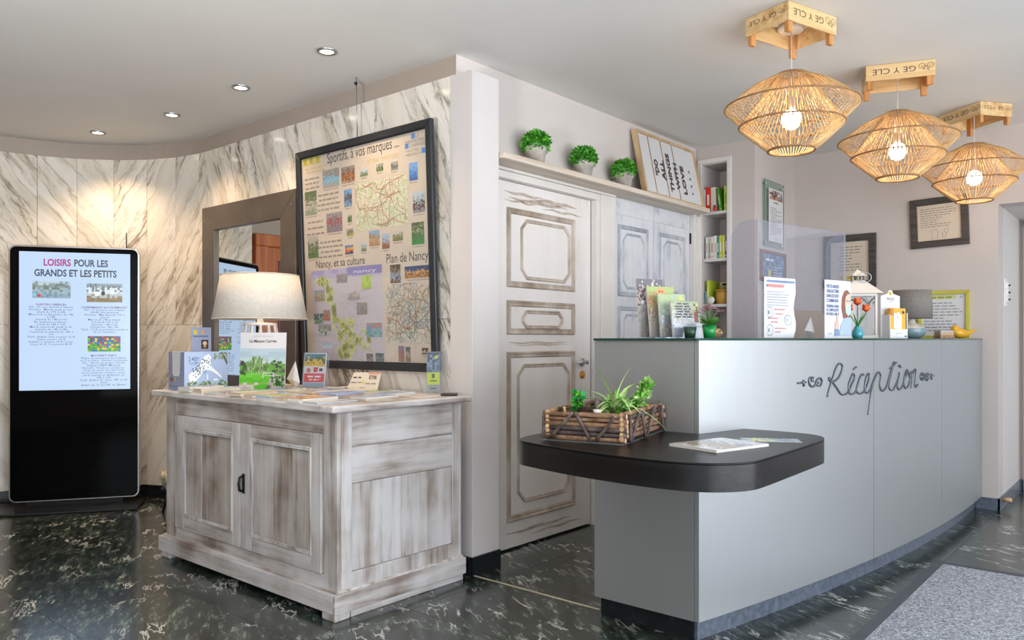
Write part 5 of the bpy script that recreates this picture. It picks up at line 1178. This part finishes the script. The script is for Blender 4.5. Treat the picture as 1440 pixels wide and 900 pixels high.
MB().tube([(0, 0, .39), (0, 0, .48)], .007, 8).build('stem', 'chrome', lm_)
q = MB().lathe([(.256, .385), (.21, .63)], 56, cap=False).build('shade', 'linen_shade', lm_); so_ = q.modifiers.new('thick', 'SOLIDIFY'); so_.thickness = .0025
for z_, r_ in ((.386, .2565), (.629, .2105)): MB().tube([(r_*math.cos(2*PI*i/48), r_*math.sin(2*PI*i/48), z_) for i in range(48)], .0025, 5, closed=True).build('shade_rim', 'linen_shade', lm_)
MB().ball((0, 0, .52), .032, 12, 8).build('bulb', 'ceramic_white', lm_)

bx = thing('leaflet_box', 'pale blue card leaflet box printed with a dotted white map on sideboard', 'display', (-3.98, 2.0, zd), math.radians(85))
bw, bdp, bh = .235, .215, .205
MB().box(0, bw, 0, .004, 0, bh).build('front_wall', 'card_blue', bx); MB().box(0, .004, .004, bdp, 0, bh).build('side_wall', 'card_greyblue', bx); MB().box(bw-.004, bw, .004, bdp, 0, bh).build('side_wall', 'card_blue', bx); MB().box(.004, bw-.004, bdp-.004, bdp, 0, bh).build('back_wall', 'card_blue', bx)
MB().box(.004, bw-.004, .004, bdp-.004, 0, bh*.8).build('leaflets', 'paper', bx)
MB().box(bw*.52, bw, bdp-.004, bdp-.001, bh, bh+.135).build('header_card', 'card_greyblue', bx)
rb = random.Random(12)
P = Print(); P.text('2 400', .022, bh-.048, .032, '#4f6f9a', 'l', width=.05, bold=.01); P.rect(.022, bh-.058, .055, .003, '#7a93b5'); P.rect(.022, bh-.066, .04, .003, '#7a93b5')
P.poly([(.03, .045), (.022, .07), (.028, .1), (.05, .098), (.07, .115), (.085, .15), (.105, .18), (.13, .195), (.145, .175), (.14, .14), (.15, .12), (.175, .1), (.2, .075), (.205, .06), (.19, .07), (.165, .09), (.14, .105), (.12, .11), (.1, .1), (.085, .075), (.06, .05), (.045, .04)], '#eef2f6')
P.poly([(.12, .055), (.127, .055), (.127, .085), (.12, .085)], '#eef2f6'); P.poly([(.155, .05), (.185, .05), (.18, .06), (.158, .06)], '#eef2f6')
P.poly([(.185, .195), (.2, .203), (.213, .17), (.232, .13), (.2345, .15), (.218, .185), (.205, .205)], '#5a5a66')
P.up()
for k in range(85):
    t = rb.random(); u = .045+.085*t+rb.gauss(0, .02); v = .085+.085*t+rb.gauss(0, .015)
    if .02 < u < .2 and .03 < v < .195: P.rect(u, v, .0055, .0045, '#2f5568')
for k in range(70):
    u = rb.uniform(.0, .215)+.015; v = rb.uniform(.0, .028)+.02*math.sin(u*40)**2; P.circle(min(u, .228), v+.004, rb.uniform(.004, .007), rb.choice(['#7a9a55', '#8fae62', '#6a8a4a', '#a3b87a']), 7)
for k in range(30): P.circle(min(.229, rb.uniform(.15, .235)), rb.uniform(.165, .2), rb.uniform(.003, .006), rb.choice(['#8a9a6a', '#9aaa7d', '#7a8a5a']), 6)
P.build('front_print', bx)
P = Print(lambda u, v, d: (-d, bdp-u, v)); P.poly([(.05, .205), (.055, .09), (.07, .075), (.14, .075), (.155, .09), (.165, .205)], '#dfe6ea'); P.up(); P.rect(.03, .045, .014, .02, '#2a2a33'); P.rect(.055, .045, .014, .02, '#b5504a'); P.rect(.085, .045, .02, .024, '#c9c040'); P.rect(.13, .05, .02, .012, '#9aa3c0'); P.rect(.02, .018, .15, .004, '#5d6a8a'); P.build('side_print', bx)
P = Print(lambda u, v, d: (u, bdp-.0045-d, bh+v)); P.rect(.135, .095, .02, .026, '#cfc040'); P.rect(.178, .098, .016, .02, '#d99a4a'); P.rect(.132, .082, .085, .006, '#4a5a80'); P.rect(.178, .015, .04, .05, '#2a2420'); P.up(); P.circle(.198, .045, .012, '#c9bba8'); P.rect(.19, .022, .016, .016, '#b58a4a'); P.build('header_print', bx)

sg = thing('garden_sign', 'white standing card with weeping willow garden photo and hotel name', 'sign', (-3.665, 2.262, zd+.007), math.radians(33), rot=(math.radians(-4), 0, math.radians(33)))
MB().box(-.127, .127, 0, .004, 0, .302).build('card', 'card_white', sg); MB().box(-.06, .06, .004, .09, 0, .003).build('rear_foot', 'card_white', sg)
P = Print(); rg = random.Random(9); u0, v0, w_, h_ = -.126, .003, .252, .215
P.photo(u0, v0+h_*.62, w_, h_*.38, ['#b9cdd0', '#a9c0cc', '#b5c8d6'], 8, 5, rg, .2); P.rect(u0, v0, w_, h_*.63, '#5fa03a'); P.up()
P.photo(u0, v0+.035, w_*.75, .05, ['#55b028', '#62bb30', '#6fbf3f'], 10, 4, rg, .6); P.photo(u0, v0, w_, .035, ['#b9b3ae', '#c9c3bd', '#7fb04a'], 12, 3, rg, .8); P.up()
P.poly([(.02, .003), (.126, .003), (.126, .07), (.07, .085), (.05, .075)], '#a9a3a0'); P.poly([(.05, .003), (.05, .025), (.0, .03), (-.05, .02), (-.04, .003)], '#4fb023'); P.up()
for k in range(150):   # willow crown
    a = rg.uniform(0, PI); r_ = rg.random()**.5; u = -.03+.072*r_*math.cos(a); v = .105+.075*r_*math.sin(a); L_ = rg.uniform(.012, .03); P.poly([(u-.003, v), (u+.003, v), (u+.002, v-L_), (u-.002, v-L_)], rg.choice(['#8fb573', '#a3c488', '#7aa35d', '#6a9450', '#b0cc98']))
for k in range(60): u = rg.choice([rg.uniform(-.124, -.09), rg.uniform(.05, .122)]); P.circle(u, rg.uniform(.08, .15), rg.uniform(.005, .01), rg.choice(['#5a7a4a', '#4f6a45', '#6d5a6a', '#7a9a5d']), 7)
for k in range(40): P.circle(rg.uniform(.055, .12), rg.uniform(.02, .07), rg.uniform(.004, .009), rg.choice(['#3f6a2f', '#5d8a3f', '#4a7a35']), 7)
P.up(); P.line([(.005, .06), (.005, .088), (.062, .09), (.062, .065)], .0035, '#dfe3df'); P.line([(.005, .075), (.062, .077)], .002, '#dfe3df')
P.text('La Maison Carrée', 0, .25, .021, '#3a3a3a', 'c', width=.15, bold=.012); P.rect(-.055, .281, .045, .0025, '#c9b48a'); P.rect(-.005, .281, .06, .0025, '#b5b0a8'); P.build('print', sg)
napkin('folded_paper', 'white folded paper kite leaning near the standing garden card', (-3.70, 2.47, zd+.0), math.radians(35), 1.0)
for o_ in (bpy.data.objects['folded_paper'],): o_.location.z = zd

def stand(name, label, loc, rz, w_, h_2, printfn, tilt=-10):
    t = thing(name, label, 'holder', (loc[0], loc[1], loc[2]+.009), rot=(math.radians(tilt), 0, rz))
    sheet('clear_front', rct(-w_/2, w_/2, 0, h_2), t, 'acrylic', 'plexi_edge', .004, .006); sheet('clear_back', rct(-w_/2, w_/2, 0, h_2), t, 'acrylic', 'plexi_edge', -.004, -.002)
    MB().box(-w_/2, w_/2, -.01, .05, 0, .003).build('clear_foot', 'acrylic', t)
    MB().box(-w_/2+.004, w_/2-.012, -.0015, .0015, .004, h_2-.004).build('insert', 'card_white', t)
    P = Print(lambda u, v, d: (u, -.0018-d, v)); printfn(P); P.build('print', t); return t
def red_leaflet(P):
    r3 = random.Random(4); P.photo(-.066, .118, .12, .068, ['#d8b23a', '#c9a22f', '#3f6a4a', '#4a7a8a'], 8, 5, r3, .5); P.up()
    for u in (-.045, -.012, .025): P.poly([(u-.012, .125), (u+.012, .125), (u+.008, .15), (u, .158), (u-.008, .15)], '#e0b83a'); P.circle(u, .135, .006, '#6a5a2a', 10)
    P.poly([(-.01, .085), (.012, .085), (.015, .112), (-.012, .112)], '#d03a30'); P.circle(-.04, .095, .013, '#b07a55'); P.rect(.022, .09, .02, .016, '#3a3a35')
    P.rect(-.064, .03, .118, .048, '#d8454a'); P.rect(-.066, .004, .122, .022, '#8fa5b8'); P.up(); P.text('Golf Urbain', -.005, .055, .018, '#ffffff', 'c', width=.09, bold=.03) if False else P.scribble(-.05, .056, .09, .016, '#f6e6e6', r3); P.scribble(-.04, .04, .07, .012, '#f6e6e6', r3)
stand('leaflet_holder', 'clear upright holder with red and yellow leaflet under the framed poster', (-3.581, 2.531, zd), math.radians(30), .145, .195, red_leaflet)
def lime_leaflet(P):
    r3 = random.Random(6); P.photo(-.034, .10, .06, .10, ['#7a8a9a', '#5d6a7a', '#8fa3b0', '#4a5560'], 5, 8, r3, .8); P.rect(-.034, .005, .06, .035, '#a9a59a'); P.rect(-.034, .04, .06, .06, '#d6e02a'); P.up(); P.circle(.01, .175, .009, '#d8d83a'); P.rect(-.012, .072, .014, .02, '#4a5220'); P.scribble(-.022, .055, .036, .012, '#6a7020', r3); P.scribble(-.022, .018, .036, .01, '#5a5a55', r3)
stand('narrow_leaflet_holder', 'narrow clear holder with lime leaflet at right end of the sideboard', (-2.80, 2.685, zd), math.radians(48), .078, .205, lime_leaflet, -3)
tc = thing('tent_card', 'cream folded tent card reading ETIK under the framed poster', 'card', (-3.225, 2.60, zd), math.radians(30))
m = MB(); a_, b_ = .085, .10
m.add([(-a_-.01, -.04, 0), (a_-.01, -.04, 0), (a_, 0, b_), (-a_+.02, 0, b_), (-a_-.01, .04, 0), (a_-.01, .04, 0)], [(0, 1, 2, 3), (5, 4, 3, 2)]); q = m.build('card', 'poster_paper', tc); so_ = q.modifiers.new('thick', 'SOLIDIFY'); so_.thickness = .001
k_ = .04/.1
P = Print(lambda u, v, d: (u, -.0412+v*k_-d, v)); P.text('ETIK', .045, .066, .026, '#3a3a38', 'c', width=.045, bold=.02); P.rect(.015, .092, .065, .005, '#d9674a'); P.scribble(-.068, .07, .05, .014, '#5a5650', rn); P.scribble(-.075, .045, .06, .012, '#8a857d', rn); P.scribble(.0, .04, .07, .012, '#8a857d', rn); P.circle(-.005, .05, .008, '#b9c24a'); P.scribble(-.03, .02, .05, .009, '#a39d92', rn); P.build('print', tc)
bc = thing('black_card', 'small flat black card case at right rear corner of the sideboard', 'case', (-2.685, 2.675, zd), math.radians(40)); MB().box(-.04, .04, -.03, .03, 0, .012).build('body', 'black_plastic', bc, bevel=.003)

PALS = {'blue': ['#8fa9cf', '#a9bfe0', '#6f8fbf', '#c3d2ea'], 'orange': ['#d9a05a', '#e3b878', '#c9884a', '#e8d2b0'], 'green': ['#7a9a62', '#9ab583', '#5d7f4a', '#c9d2b8'], 'white': ['#dedcda', '#e8e6e4', '#cfcdd0', '#d6d8de'], 'mauve': ['#b5b0c9', '#c9c5d8', '#9a97b5', '#d6d3e0'], 'yellow': ['#d9c96a', '#e3d88f', '#c9b84a', '#ece6c0'], 'red': ['#c0503f', '#d98a78', '#e0d0c8', '#b9463a'], 'brown': ['#9a7a5d', '#b59a7d', '#7d6248', '#cfc0ac'], 'teal': ['#6fa3ad', '#93bcc3', '#4f8a96', '#c3d8da']}
LEAF = [(-4.02, 2.30, 'green', .004, 50, 'behind the leaflet box'), (-3.86, 2.03, 'mauve', .022, 8, 'at the left of the front edge beside the leaflet box'), (-3.74, 2.05, 'white', .018, -5, 'at the front edge below the garden card'), (-3.62, 2.04, 'teal', .008, 12, 'at the front edge, fourth from left'), (-3.50, 2.05, 'brown', .012, -6, 'at the front edge in front of the left door'), (-3.38, 2.04, 'white', .016, 4, 'in the middle of the front edge'), (-3.26, 2.05, 'blue', .010, -9, 'in the middle of the front edge, right of a white stack'), (-3.14, 2.04, 'yellow', .012, 7, 'at the front edge, right of a blue stack'), (-3.02, 2.05, 'orange', .010, -4, 'at the front edge above the right door'), (-2.895, 2.04, 'orange', .013, 5, 'nearest the front right corner'), (-2.78, 2.05, 'white', .006, -3, 'at the very front right corner'),
 (-3.72, 2.44, 'yellow', .006, 30, 'behind the garden card'), (-3.50, 2.29, 'blue', .014, 6, 'in the second row under the clear leaflet holder'), (-3.38, 2.30, 'yellow', .012, -8, 'in the middle of the second row'), (-3.26, 2.29, 'white', .016, 5, 'in the second row before the tent card'), (-3.14, 2.30, 'blue', .022, -5, 'in the second row, a tall stack right of the centre'), (-3.02, 2.29, 'mauve', .018, 9, 'in the second row near the right end'), (-2.90, 2.30, 'brown', .008, -7, 'in the second row, second from the right end'), (-2.78, 2.29, 'blue', .012, 4, 'in the second row at the right end'),
 (-3.44, 2.60, 'white', .010, 14, 'in the back row left of the tent card'), (-3.04, 2.52, 'green', .012, -12, 'in the back row right of the tent card'), (-2.92, 2.52, 'blue', .010, 6, 'in the back row before the lime holder'), (-3.34, 2.475, 'red', .008, 75, 'half hidden at the left foot of the tent card')]
for i, (x, y, c, th, a, where) in enumerate(LEAF):
    t = brochure('leaflet', ('stack of ' if th > .007 else '')+c+' leaflets '+where, 'leaflets', (x, y, zd), math.radians(a), .10, .205, th*1.35, PALS[c], 100+i, grp='leaflets laid out on the sideboard', nx=5, ny=7)
# top leaflets slid out of line over the stacks
# ------------------------------------------------------------------ odds and ends
pst = thing('plant_stand', 'low dark metal stand with patterned flowerpot half hidden behind sideboard', 'stand', (-5.22, 2.56, 0))
for k in range(3):
    a = k*2*PI/3+2.6; MB().tube([(.05*math.cos(a), .05*math.sin(a), .15), (.085*math.cos(a), .085*math.sin(a), .0)], .009, 6).build('leg', 'black_metal', pst)
MB().tube([(.085*math.cos(2*PI*i/24), .085*math.sin(2*PI*i/24), .15) for i in range(24)], .008, 6, closed=True).build('ring', 'black_metal', pst)
MB().lathe([(0, .13), (.06, .13), (.09, .20), (.095, .27), (.088, .27), (.08, .22), (0, .2)], 24).build('flowerpot', 'pot_floral', pst)
MB().tube([(0, 0, .2), (-.03, -.02, .36), (-.02, -.05, .46)], .004, 6).build('stem', 'bark_dark', pst)
ds_ = thing('door_stop', 'tan wooden peg door stop on the skirting by the far doorway', 'door stop', (-.916, 6.30, .062)); MB().tube([(0, 0, 0), (.045, 0, 0), (.055, 0, 0)], [.014, .016, .011], 14).build('peg', 'tan_wood', ds_)
swp = thing('wall_switch', 'ornate white double wall switch in the far doorway', 'switch', (-.93, 6.47, 1.40), PI/2)
MB().box(-.055, .055, -.010, 0, 0, .2).build('plate', 'ceramic_white', swp, bevel=.008)
for v in (.05, .10, .15):
    k_ = MB().lathe([(.028, 0), (.028, .012), (.02, .016), (.016, .012), (0, .018)], 16, cap=False).build('rosette', 'ceramic_white', swp, loc=(0, -.008, v)); k_.rotation_euler = (PI/2, 0, 0)
    b_ = MB().ball((0, -.03, v), .007, 8, 6).build('knob', 'black_metal', swp)
